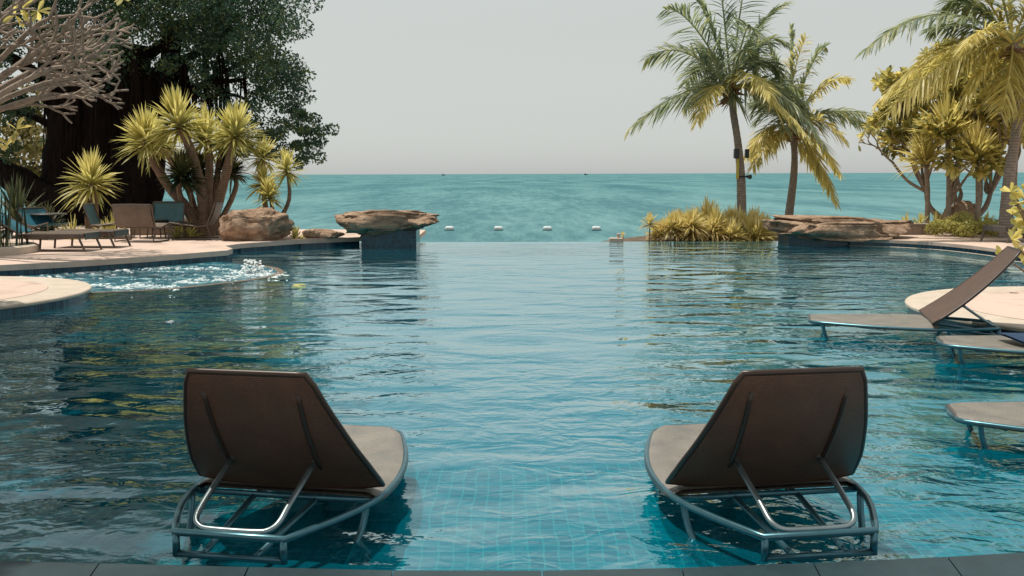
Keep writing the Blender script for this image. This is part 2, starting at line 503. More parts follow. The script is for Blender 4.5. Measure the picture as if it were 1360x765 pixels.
# ------------------------------------------------------------------ mesh building
class MB:
    def __init__(s):
        s.v, s.f, s.uv, s.r = [], [], [], []

    def face(s, idx, uv=None, r=0.5):
        s.f.append(tuple(idx))
        s.uv.append(uv)
        s.r.append(r)

    def box(s, c, size, rot=None):
        n = len(s.v)
        hx, hy, hz = [x / 2 for x in size]
        rt = rot if rot is not None else Matrix.Identity(3)
        for dx, dy, dz in ((-1, -1, -1), (1, -1, -1), (1, 1, -1), (-1, 1, -1), (-1, -1, 1), (1, -1, 1), (1, 1, 1), (-1, 1, 1)):
            s.v.append(tuple(Vector(c) + rt @ Vector((dx * hx, dy * hy, dz * hz))))
        for q in ((3, 2, 1, 0), (4, 5, 6, 7), (0, 1, 5, 4), (1, 2, 6, 5), (2, 3, 7, 6), (3, 0, 4, 7)):
            s.face([n + i for i in q])

    def rbox(s, c, size, rot=None, b=0.02):
        """box with chamfered vertical and horizontal edges"""
        hx, hy, hz = [x / 2 for x in size]
        rt = rot if rot is not None else Matrix.Identity(3)
        n = len(s.v)
        lv = [(-hz, b), (-hz + b, 0), (hz - b, 0), (hz, b)]
        for z, i in lv:
            ax, ay = hx - i, hy - i
            k = b
            for x, y in ((-ax + k, -ay), (ax - k, -ay), (ax, -ay + k), (ax, ay - k), (ax - k, ay), (-ax + k, ay), (-ax, ay - k), (-ax, -ay + k)):
                s.v.append(tuple(Vector(c) + rt @ Vector((x, y, z))))
        for l in range(3):
            for i in range(8):
                j = (i + 1) % 8
                s.face((n + l * 8 + i, n + l * 8 + j, n + l * 8 + 8 + j, n + l * 8 + 8 + i))
        s.face([n + 7 - i for i in range(8)])
        s.face([n + 24 + i for i in range(8)])

    def tube(s, pts, rad, n=8, closed=False, cap=True):
        pts = [Vector(p) for p in pts]
        k = len(pts)
        if isinstance(rad, (int, float)):
            rad = [rad] * k
        base = len(s.v)
        up = None
        L = 0.0
        for i, p in enumerate(pts):
            a = pts[(i - 1) % k] if (i > 0 or closed) else p
            b = pts[(i + 1) % k] if (i < k - 1 or closed) else p
            t = (b - a)
            t = t.normalized() if t.length > 1e-9 else Vector((0, 0, 1))
            if up is None:
                up = Vector((0, 0, 1)) if abs(t.z) < 0.9 else Vector((0, 1, 0))
            x = t.cross(up)
            if x.length < 1e-6:
                x = t.cross(Vector((1, 0, 0)))
            x.normalize()
            y = x.cross(t).normalized()
            up = y
            for j in range(n):
                a_ = 2 * PI * j / n
                s.v.append(tuple(p + (x * math.cos(a_) + y * math.sin(a_)) * rad[i]))
        m = k if closed else k - 1
        for i in range(m):
            i2 = (i + 1) % k
            for j in range(n):
                j2 = (j + 1) % n
                s.face((base + i * n + j, base + i * n + j2, base + i2 * n + j2, base + i2 * n + j))
        if cap and not closed:
            s.face([base + j for j in range(n)][::-1])
            s.face([base + (k - 1) * n + j for j in range(n)])

    def prism(s, poly, z0, z1, bottom=True):
        n = len(s.v)
        k = len(poly)
        for z in (z0, z1):
            for p in poly:
                s.v.append((p[0], p[1], z))
        s.face([n + k + i for i in range(k)], [(poly[i][0], poly[i][1]) for i in range(k)])
        if bottom:
            s.face([n + k - 1 - i for i in range(k)])
        u = 0
        for i in range(k):
            j = (i + 1) % k
            l = math.dist(poly[i][:2], poly[j][:2])
            s.face((n + i, n + j, n + k + j, n + k + i), [(u, z0), (u + l, z0), (u + l, z1), (u, z1)])
            u += l

    def sheet(s, poly, z):
        n = len(s.v)
        for p in poly:
            s.v.append((p[0], p[1], z))
        s.face([n + i for i in range(len(poly))], [(p[0], p[1]) for p in poly])

    def wall(s, path, z0, z1, closed=False):
        n = len(s.v)
        k = len(path)
        for p in path:
            s.v.append((p[0], p[1], z0))
            s.v.append((p[0], p[1], z1))
        u = 0
        for i in range(k if closed else k - 1):
            j = (i + 1) % k
            l = math.dist(path[i][:2], path[j][:2])
            s.face((n + 2 * i, n + 2 * j, n + 2 * j + 1, n + 2 * i + 1), [(u, z0), (u + l, z0), (u + l, z1), (u, z1)])
            u += l

    def lathe(s, c, prof, n=32):
        b = len(s.v)
        for r_, z in prof:
            for j in range(n):
                a = 2 * PI * j / n
                s.v.append((c[0] + r_ * math.cos(a), c[1] + r_ * math.sin(a), c[2] + z))
        for i in range(len(prof) - 1):
            for j in range(n):
                j2 = (j + 1) % n
                s.face((b + i * n + j, b + i * n + j2, b + (i + 1) * n + j2, b + (i + 1) * n + j))
        s.face([b + j for j in range(n)][::-1])
        s.face([b + (len(prof) - 1) * n + j for j in range(n)])

    def grid(s, pts, uvs):
        """pts: rows of points"""
        b = len(s.v)
        nr, nc = len(pts), len(pts[0])
        for row in pts:
            for p in row:
                s.v.append(tuple(p))
        for i in range(nr - 1):
            for j in range(nc - 1):
                q = ((i, j), (i, j + 1), (i + 1, j + 1), (i + 1, j))
                s.face([b + a * nc + c for a, c in q], [uvs[a][c] for a, c in q])

    def swords(s, o, d, L, wd, droop, rnd, side=None, prof=(0.75, 1.0, 0.62), seg=(0.0, 0.36, 0.72)):
        """blade-shaped leaves; arrays o, d (n,3), L, wd, droop, rnd (n)"""
        o = np.asarray(o, float)
        d = np.asarray(d, float)
        d = d / np.maximum(np.linalg.norm(d, axis=1, keepdims=True), 1e-9)
        n = len(o)
        L = np.broadcast_to(L, (n,)).astype(float)
        wd = np.broadcast_to(wd, (n,)).astype(float)
        droop = np.broadcast_to(droop, (n,)).astype(float)
        rnd = np.broadcast_to(rnd, (n,))
        if side is None:
            side = np.cross(d, np.array([0.03, 0.02, 1.0]))
            side = side + rng.normal(0, 0.25, side.shape)
        side = side / np.maximum(np.linalg.norm(side, axis=1, keepdims=True), 1e-9)
        b = len(s.v)
        cols = []
        for t, p in zip(seg, prof):
            c = o + d * (L * t)[:, None]
            c[:, 2] -= droop * L * t * t
            cols += [c - side * (wd * p / 2)[:, None], c + side * (wd * p / 2)[:, None]]
        tip = o + d * L[:, None]
        tip[:, 2] -= droop * L
        cols.append(tip)
        V = np.stack(cols, 1).reshape(-1, 3)
        s.v.extend(map(tuple, V.tolist()))
        q = 2 * len(seg) + 1
        for i in range(n):
            k = b + i * q
            r_ = float(rnd[i])
            for a in range(len(seg) - 1):
                s.f.append((k + 2 * a, k + 2 * a + 1, k + 2 * a + 3, k + 2 * a + 2))
                s.uv.append(None)
                s.r.append(r_)
            a = 2 * (len(seg) - 1)
            s.f.append((k + a, k + a + 1, k + a + 2))
            s.uv.append(None)
            s.r.append(r_)

    def leaves(s, c, d, nrm, L, wd, rnd):
        """diamond leaves"""
        c = np.asarray(c, float)
        n = len(c)
        d = d / np.linalg.norm(d, axis=1, keepdims=True)
        sd_ = np.cross(d, nrm)
        sd_ /= np.maximum(np.linalg.norm(sd_, axis=1, keepdims=True), 1e-9)
        L = np.broadcast_to(L, (n,))[:, None]
        wd = np.broadcast_to(wd, (n,))[:, None]
        V = np.stack([c - d * L / 2, c + sd_ * wd / 2 + d * L * 0.06, c + d * L / 2, c - sd_ * wd / 2 + d * L * 0.06], 1).reshape(-1, 3)
        b = len(s.v)
        s.v.extend(map(tuple, V.tolist()))
        for i in range(n):
            s.f.append((b + 4 * i, b + 4 * i + 1, b + 4 * i + 2, b + 4 * i + 3))
            s.uv.append(None)
            s.r.append(float(rnd[i]))

    def obovate(s, c, d, nrm, L, wd, rnd):
        """broad rounded leaves, six points, folded along the rib"""
        c = np.asarray(c, float)
        n = len(c)
        d = d / np.linalg.norm(d, axis=1, keepdims=True)
        sd_ = np.cross(d, nrm)
        sd_ /= np.maximum(np.linalg.norm(sd_, axis=1, keepdims=True), 1e-9)
        up = np.cross(sd_, d)
        L = np.broadcast_to(L, (n,))[:, None]
        wd = np.broadcast_to(wd, (n,))[:, None]
        P_ = [c, c + d * L * .35 + sd_ * wd * .33 + up * wd * .1, c + d * L * .72 + sd_ * wd * .5 + up * wd * .1, c + d * L * .95 + sd_ * wd * .25, c + d * L - up * wd * .12,
              c + d * L * .95 - sd_ * wd * .25, c + d * L * .72 - sd_ * wd * .5 + up * wd * .1, c + d * L * .35 - sd_ * wd * .33 + up * wd * .1, c + d * L * .6 - up * wd * .04]
        V = np.stack(P_, 1).reshape(-1, 3)
        b = len(s.v)
        s.v.extend(map(tuple, V.tolist()))
        for i in range(n):
            k = b + 9 * i
            for q in ((0, 1, 8, 7), (1, 2, 8), (2, 3, 4, 8), (8, 4, 5, 6), (8, 6, 7)):
                s.f.append(tuple(k + x for x in q))
                s.uv.append(None)
                s.r.append(float(rnd[i]))


def build(name, mb, mat, parent=None, smooth=False, origin=None):
    off = Vector((0, 0, 0))
    p = parent
    while p is not None:
        off += p.location
        p = p.parent
    if origin is not None:
        off = off + Vector(origin) if parent is None else off
    me = bpy.data.meshes.new(name)
    v = np.array(mb.v, float) - np.array(off)
    me.from_pydata(v.tolist(), [], mb.f)
    if any(u is not None for u in mb.uv):
        ul = me.uv_layers.new(name='UVMap')
        flat = []
        for f, u in zip(mb.f, mb.uv):
            if u is None:
                a = Vector(mb.v[f[0]])
                nn = (Vector(mb.v[f[1]]) - a).cross(Vector(mb.v[f[2]]) - a)
                nn = nn.normalized() if nn.length > 1e-12 else Vector((0, 0, 1))
                for i in f:
                    q = mb.v[i]
                    if abs(nn.z) > 0.7:
                        flat += [q[0], q[1]]
                    else:
                        flat += [q[0] * -nn.y + q[1] * nn.x, q[2]]
            else:
                for c in u:
                    flat += [c[0], c[1]]
        ul.data.foreach_set('uv', flat)
    at = me.attributes.new('rnd', 'FLOAT', 'FACE')
    at.data.foreach_set('value', mb.r)
    if smooth:
        me.polygons.foreach_set('use_smooth', [True] * len(me.polygons))
    me.materials.append(mat)
    me.update()
    o = bpy.data.objects.new(name, me)
    COL.objects.link(o)
    if parent is not None:
        o.parent = parent
    elif origin is not None:
        o.location = Vector(origin)
    return o


def tag(o, label, cat, group=None):
    o['label'] = label
    o['category'] = cat
    if group:
        o['group'] = group
    return o


def thing(name, label, cat, loc=(0, 0, 0), group=None):
    o = bpy.data.objects.new(name, None)
    o.empty_display_size = 0.2
    COL.objects.link(o)
    o.location = loc
    return tag(o, label, cat, group)


def struct(o, kind='structure'):
    o['kind'] = kind
    return o


def copy_tree(o, parent=None):
    c = o.copy()
    COL.objects.link(c)
    c.parent = parent
    for ch in list(o.children):
        copy_tree(ch, c)
    return c


def smooth_path(pts, n=8):
    """Catmull-Rom through the points"""
    pts = [Vector(p) for p in pts]
    out = []
    for i in range(len(pts) - 1):
        p0 = pts[max(i - 1, 0)]
        p1, p2 = pts[i], pts[i + 1]
        p3 = pts[min(i + 2, len(pts) - 1)]
        for k in range(n):
            t = k / n
            out.append(0.5 * ((2 * p1) + (p2 - p0) * t + (2 * p0 - 5 * p1 + 4 * p2 - p3) * t * t + (3 * p1 - p0 - 3 * p2 + p3) * t ** 3))
    out.append(pts[-1])
    return out


def unit(v):
    return v / np.maximum(np.linalg.norm(v, axis=-1, keepdims=True), 1e-9)


# ================================================================== SETTING
ZD = 0.20          # left deck level
ZR = 0.17          # right deck level
# --- left deck outline
edge_l = [gp(x, y, ZD) for x, y in ((-160, 357), (0, 352), (100, 347), (200, 340.5), (270, 335), (302, 332.5), (309, 330), (299, 326.5), (320, 323.5), (400, 318), (478, 314.8))]
edge_l = [Vector((-18, 13.6, ZD)), Vector((-13, 14.7, ZD))] + edge_l
edge_l2 = [Vector((p.x, p.y, 0)) for p in edge_l]
plinth_l = [gp(480, 331, 0), gp(553, 331.5, 0)]
deck_poly = [(p.x, p.y) for p in edge_l] + [(-2.25, 24.0), (-2.3, 26.6), (-6.6, 27.2), (-9.2, 29.0), (-18, 29.5)]
# slab 10 cm thick with a small overhang, tiled wall below, set back 3 cm
b = MB()
b.prism(deck_poly, 0.10, ZD)
struct(build('pool_deck', b, M['deck']))
b = MB()
b.wall([(p.x - 0.02, p.y + 0.04) for p in edge_l], -1.3, 0.10)
struct(build('pool_wall', b, M['band']))

edge_r = [gp(x, y, ZR) for x, y in ((1128, 317.2), (1160, 318), (1200, 319.5), (1250, 322.5), (1300, 327.5), (1340, 333), (1366, 338))]
edge_r += [Vector((11.2, 14.5, ZR)), Vector((11.9, 11, ZR)), Vector((12.2, 7, ZR)), Vector((12.2, 2.0, ZR))]
edge_r = smooth_path(edge_r, 4)
deck_r = [(p.x, p.y) for p in edge_r[::-1]] + [(7.6, 23.6), (8.2, 27.5), (20, 28.5), (24, 27), (24, 2)]
b = MB()
b.prism(deck_r, 0.10, ZR)
o = struct(build('pool_deck', b, M['deck']))
b = MB()
b.wall([(p.x + 0.03, p.y + 0.03) for p in edge_r], -1.3, 0.10)
struct(build('pool_wall', b, M['band']))
b = MB()   # light grout line at the water level
b.tube([(p.x - 0.005, p.y - 0.005, 0.012) for p in edge_r], 0.012, 6)
struct(build('waterline_trim', b, M['rim']))

# --- pool shell
b = MB()
b.sheet([(-22, 2), (16, 2), (16, 24.6), (-22, 24.6)], -0.32)
struct(build('pool_floor', b, M['deep']))
ledge_path = smooth_path([(-16, 4.3, 0), (-6, 4.9, 0), (-2.9, 5.25, 0), (-1.6, 5.7, 0), (-0.5, 5.95, 0), (0.6, 6.05, 0), (1.6, 6.4, 0), (2.2, 7.6, 0), (2.1, 9.2, 0), (2.3, 11.0, 0), (3.2, 12.6, 0), (5.5, 13.6, 0), (14, 14.0, 0)], 5)
b = MB()
b.prism([(16, 2), (16, 14)] + [(p.x, p.y) for p in ledge_path[::-1]] + [(-16, 2)][::-1], -0.5, -0.12)
struct(build('pool_ledge', b, M['ledge']))
# infinity edge, catch wall
b = MB()
b.box((1.9, 24.62, -1.0), (13.5, 0.12, 1.93))
struct(build('pool_weir', b, M['band']))
b = MB()
# finely meshed sheet is not needed: ripples come from the surface shading
b.sheet([(-22, 3.2), (13.5, 3.2), (13.5, 24.70), (-22, 24.70)], 0.0)
struct(build('pool_water', b, M['water']))

# --- spa wall just breaking the surface, and its floor
spa = smooth_path([gp(60, 391, 0), gp(110, 389.5, 0), (gp(160, 387.5, 0)), gp(230, 383.5, 0), gp(300, 376, 0), gp(345, 370, 0), gp(372, 363, 0), gp(366, 356.5, 0), gp(340, 352, 0)], 6)
b = MB()
inner, outer = [], []
for i, p in enumerate(spa):
    t = (spa[min(i + 1, len(spa) - 1)] - spa[max(i - 1, 0)]).normalized()
    nn = Vector((t.y, -t.x, 0))
    outer.append(p + nn * 0.05)
    inner.append(p - nn * 0.07)
b.prism([(p.x, p.y) for p in outer] + [(p.x, p.y) for p in inner[::-1]], -1.3, 0.006)
struct(build('spa_wall', b, M['spa_rim']))
b = MB()
b.prism([(p.x, p.y) for p in inner] + [(-5.7, 19.9), (-9, 16.6), (-9, 13.7)], -0.5, -0.14)
struct(build('spa_floor', b, M['spa']))

def frothm(name):
    m, t, out = new_mat(name)
    tc = N(t, 'ShaderNodeTexCoord')
    n1 = N(t, 'ShaderNodeTexNoise')
    n1.inputs['Scale'].default_value = 3.2
    n1.inputs['Detail'].default_value = 6
    n1.inputs['Roughness'].default_value = 0.7
    t.links.new(tc.outputs['Object'], n1.inputs['Vector'])
    r = ramp(t, [(0.36, (0.004, 0.07, 0.12)), (0.50, (0.010, 0.15, 0.21)), (0.555, (0.05, 0.26, 0.32)), (0.62, (0.55, 0.66, 0.68))])
    t.links.new(n1.outputs['Fac'], r.inputs['Fac'])
    b_ = N(t, 'ShaderNodeBsdfPrincipled')
    b_.inputs['Roughness'].default_value = 0.15
    b_.inputs['Specular IOR Level'].default_value = 0.3
    bp = N(t, 'ShaderNodeBump')
    bp.inputs['Strength'].default_value = 1.0
    bp.inputs['Distance'].default_value = 0.12
    t.links.new(n1.outputs['Fac'], bp.inputs['Height'])
    t.links.new(bp.outputs[0], b_.inputs['Normal'])
    t.links.new(r.outputs['Color'], b_.inputs['Base Color'])
    t.links.new(b_.outputs[0], out.inputs[0])
    return m


M['froth'] = frothm('aerated_spa_water')
b = MB()
b.sheet([(p.x, p.y) for p in inner] + [(-5.75, 19.2), (-9, 16.2), (-9, 13.7)], 0.004)
struct(build('spa_water', b, M['froth']))

# --- near coping, slabs with open joints
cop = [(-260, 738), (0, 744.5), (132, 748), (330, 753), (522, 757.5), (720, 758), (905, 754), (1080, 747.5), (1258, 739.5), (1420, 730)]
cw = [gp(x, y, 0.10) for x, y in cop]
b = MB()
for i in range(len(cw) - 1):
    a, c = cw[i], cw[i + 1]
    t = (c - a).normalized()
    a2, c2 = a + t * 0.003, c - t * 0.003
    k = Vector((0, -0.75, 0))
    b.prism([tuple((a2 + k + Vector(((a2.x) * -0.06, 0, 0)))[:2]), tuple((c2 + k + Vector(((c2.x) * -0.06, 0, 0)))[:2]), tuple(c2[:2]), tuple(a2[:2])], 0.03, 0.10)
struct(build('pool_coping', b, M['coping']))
b = MB()
b.wall([(p.x, p.y - 0.02) for p in cw[::-1]], -0.3, 0.03)
struct(build('pool_wall', b, M['band']))
b = MB()
b.prism([(-22, -14), (16, -14), (16, 3.25), (-7.6, 3.25), (-8.2, 7.6), (-10.5, 9.4), (-22, 9.8)], -0.2, 0.09)
struct(build('terrace', b, M['deck']))

# --- land left and right, beach, sea
b = MB()
b.prism([(-60, 12), (-18, 13.2), (-17.9, 29.2), (-9.3, 29.1), (-8.5, 31.5), (-10.5, 36), (-60, 42)], -4.5, ZD - 0.03)
struct(build('ground', b, M['soil']))
b = MB()
b.prism([(23.9, 0), (60, 0), (60, 30), (20, 29.2), (9.5, 28.2), (8.0, 27.6), (19.9, 28.6), (23.9, 27.1)], -4.5, ZR - 0.03)
struct(build('ground', b, M['soil']))
b = MB()   # planting bed beyond the water edge
b.prism([(2.15, 24.75), (7.7, 24.75), (8.6, 27.6), (9.6, 31), (6.5, 31.5), (3.3, 27.0), (2.3, 25.3)], -4.5, -0.03)
struct(build('ground', b, M['soil']))
b = MB()
b.grid([[(x, y, -1.7 - (y - 24.7) * 0.10 if y < 60 else -6) for x in (-60, -20, 0, 20, 60)] for y in (24.72, 35, 52, 62)], [[(x, y) for x in (0, 1, 2, 3, 4)] for y in (0, 1, 2, 3)])
struct(build('beach', b, M['sand']))
b = MB()
b.grid([[(x, y, -4.0) for x in (-60000, -300, -60, 0, 60, 300, 60000)] for y in (40, 90, 150, 400, 1500, 8000, 60000)], [[(x, y) for x in range(7)] for y in range(7)])
struct(build('sea', b, M['sea']))

# ================================================================== ROCKS
def rock(name, mat, label, c, size, seed, boxy=0.55, amp=0.14, fq=1.6, ribs=0.0, shape=None, cat='rock', group=None, sub=5, rough=0.5):
    import bmesh
    bm = bmesh.new()
    bmesh.ops.create_icosphere(bm, subdivisions=sub, radius=1.0)
    S = Vector(size) / 2
    so = Vector((seed * 7.3, seed * 3.1, seed * 5.7))
    rr_ = random.Random(seed)
    planes = []
    for _ in range(26):
        pn = Vector((rr_.gauss(0, 1), rr_.gauss(0, 1), rr_.gauss(0, 1))).normalized()
        planes.append((pn, rr_.uniform(0.80, 1.0)))
    for v in bm.verts:
        p = v.co.copy()
        q = Vector([math.copysign(abs(x) ** boxy, x) for x in p])
        q = q / max(1.0, max(abs(x) for x in q))
        for pn, po in planes:
            e_ = q.dot(pn) - po
            if e_ > 0:
                q = q - pn * e_ * 0.9
        n1 = mnoise.fractal(p * fq + so, 0.9, 2.1, 6)
        n2 = abs(mnoise.noise(p * fq * 1.7 + so * 2))
        k = 1 + amp * n1 - amp * 0.9 * (1 - n2) * 0.5
        q = q * k
        pos = Vector((q.x * S.x, q.y * S.y, q.z * S.z))
        if ribs:
            pos.x += ribs * S.x * mnoise.noise(Vector((p.x * 2, p.y * 2, p.z * 7)) + so)
            pos.z += ribs * 0.8 * S.z * mnoise.noise(Vector((p.x * 6, p.y * 6, p.z)) + so)
        if shape:
            pos = shape(pos, S)
        v.co = pos
    mb = MB()
    mb.v = [tuple(v.co + Vector(c)) for v in bm.verts]
    for f in bm.faces:
        mb.face([v.index for v in f.verts])
    bm.free()
    o = build(name, mb, mat, None, True, (c[0], c[1], c[2] - size[2] / 2))
    tag(o, label, cat, group)
    return o


def slab_l(p, S):
    q = p.copy()
    fx = (q.x / S.x)
    if fx > 0.15 and q.z < 0:
        q.z *= max(0.35, 1 - (fx - 0.15) * 0.75)
    if fx < -0.4 and q.z < 0:
        q.z *= 1.25
    if q.z > 0:
        q.z *= 1 - 0.32 * max(fx, 0)
    return q


c1, c2 = P(452, 300, 22.9), P(580, 300, 22.9)
cx = (c1.x + c2.x) / 2
zt = P(500, 280, 22.9).z
zb = P(500, 309, 22.9).z
rock('flat_rock', M['rock2'], 'big flat tan rock lying on the dark blue tiled plinth at the water edge', (cx, 23.1, (zt + zb) / 2), (c2.x - c1.x + 0.32, 1.75, zt - zb + 0.14), 3, 0.45, 0.16, 2.0, 0.10, slab_l, 'rock')


def slab_r(p, S):
    q = p.copy()
    fx = q.x / S.x
    if fx < -0.45 and q.z < 0.0:
        q.z *= max(0.2, 1 - (-fx - 0.45) * 1.3)
    if fx > 0.3:
        q.z *= 0.82
    return q


c1, c2 = P(1018, 300, 23.4), P(1200, 300, 23.4)
zt = P(1100, 289.5, 23.4).z
zb = P(1100, 319, 23.4).z
rock('flat_rock', M['rock'], 'long flat brown rock with a scalloped front edge beside the right palms', ((c1.x + c2.x) / 2, 23.45, (zt + zb) / 2), (c2.x - c1.x + 0.35, 2.1, zt - zb + 0.20), 8, 0.4, 0.17, 2.2, 0.12, slab_r, 'rock')

for (xa, xb, y0, zc, lab) in ((480, 553, 329.5, 0.40, 'dark blue tiled plinth under the flat rock on the left'), (1047, 1140, 326.6, 0.24, 'dark tiled plinth in shade under the long flat rock on the right')):
    a, c = gp(xa, y0, 0), gp(xb, y0, 0)
    b = MB()
    b.prism([(a.x, a.y), (c.x, c.y), (c.x + 0.0, c.y + 0.9), (a.x, a.y + 0.9)], -1.3, zc)
    tag(build('tiled_plinth', b, M['band'], None, False, (a.x, a.y, -1.3)), lab, 'plinth')

# boulder, low rock
cb = P(336, 300, 22.4)
zt, zb = P(336, 279, 22.4).z, ZD - 0.03


def boul(p, S):
    q = p.copy()
    q.z *= 1.0 - 0.12 * (q.x / S.x)
    cre = math.exp(-((q.x + 0.12 * S.x) / (0.13 * S.x)) ** 2)
    q.y += cre * 0.16 * S.y if q.y < 0 else 0
    q.z -= cre * 0.08 * S.z if q.z > 0 else 0
    return q


rock('boulder', M['rock'], 'big rounded tan boulder on the deck below the small yucca', (cb.x, 22.7, (zt + zb) / 2), ((383 - 288) / F * 22.6 + 0.12, 1.2, zt - zb + 0.20), 5, 0.75, 0.20, 1.7, 0.06, boul, 'boulder')
cb = P(424, 308, 23.0)
rock('low_rock', M['rock'], 'low pale rock between the boulder and the big flat rock', (cb.x, 23.4, ZD + 0.07), (1.0, 0.55, 0.30), 12, 0.6, 0.14, 1.5, 0, None, 'rock', None, 4)
cb = P(1284, 285, 25.2)
rock('layered_rock', M['rock2'], 'stacked pinkish layered rock above the low green shrub', (cb.x, 25.6, ZR + 0.38), (0.95, 0.7, 0.86), 21, 0.5, 0.16, 2.0, 0.12, None, 'rock', None, 4)
cb = P(1180, 305, 24.0)
# low stone wall to the right of the flat rock
a, c = P(1190, 306, 24.3), P(1246, 306, 24.3)
b = MB()
b.prism([(a.x, 24.3), (c.x, 24.3), (c.x, 24.7), (a.x, 24.7)], ZR - 0.02, P(1210, 297.5, 24.3).z)
tag(build('stone_wall', b, M['wall_stone'], None, False, (a.x, 24.3, ZR)), 'low wall of brown stone blocks right of the long flat rock', 'wall')
b = MB()
a, c = P(205, 306, 24.6), P(300, 306, 24.6)
b.prism([(a.x - 0.6, 24.6), (c.x + 0.2, 24.6), (c.x + 0.2, 24.9), (a.x - 0.6, 24.9)], ZD - 0.02, ZD + 0.22)
tag(build('garden_wall', b, M['wall_stone'], None, False, (a.x, 24.6, ZD)), 'low grey garden wall behind the brown deck chairs', 'wall')

# round platforms
def platform(c, r_, z, label):
    o = thing('round_platform', label, 'platform', (c[0], c[1], -1.3))
    ring = [(c[0] + r_ * math.cos(a), c[1] + r_ * math.sin(a)) for a in np.linspace(0, 2 * PI, 97)[:-1]]
    b = MB()
    b.wall([(c[0] + (x - c[0]) * 0.985, c[1] + (y - c[1]) * 0.985) for x, y in ring], -1.3, z - 0.045, True)
    build('tiled_side', b, M['band'], o)
    b = MB()
    b.lathe((c[0], c[1], 0), [(r_ * 0.76, z - 0.045), (r_ - 0.01, z - 0.045), (r_, z - 0.035), (r_, z - 0.012), (r_ - 0.012, z), (r_ * 0.76, z)], 96)
    b.f.pop(); b.uv.pop(); b.r.pop()
    build('rim', b, M['rim'], o)
    b = MB()
    b.lathe((c[0], c[1], 0), [(r_ * 0.758, z - 0.04), (r_ * 0.758, z + 0.004)], 96)
    build('stone_top', b, M['deck'], o)
    return o


platform((-8.0, 12.95), 2.3, 0.14, 'round stone platform beside the bubbling spa, its rim pale')
platform((6.95, 11.25), 2.3, 0.13, 'round stone platform behind the raised sun lounger on the right')

# ================================================================== LOUNGERS IN THE POOL
def half_w(s):
    xs = [0, 0.3, 0.62, 0.9, 1.2, 1.5, 1.7, 1.8]
    ws = [0.25, 0.40, 0.475, 0.47, 0.415, 0.325, 0.25, 0.205]
    return float(np.polyval(HW, s)) if s > 0.62 else float(np.interp(s, [0, 0.02, 0.3, 0.45, 0.62], [0.245, 0.255, 0.385, 0.438, np.polyval(HW, 0.62)]))


_xs = np.array([0, 0.3, 0.62, 0.9, 1.2, 1.5, 1.7, 1.8])
_ws = np.array([0.25, 0.40, 0.478, 0.47, 0.415, 0.325, 0.245, 0.20])
HW = np.polyfit(_xs, _ws, 4)


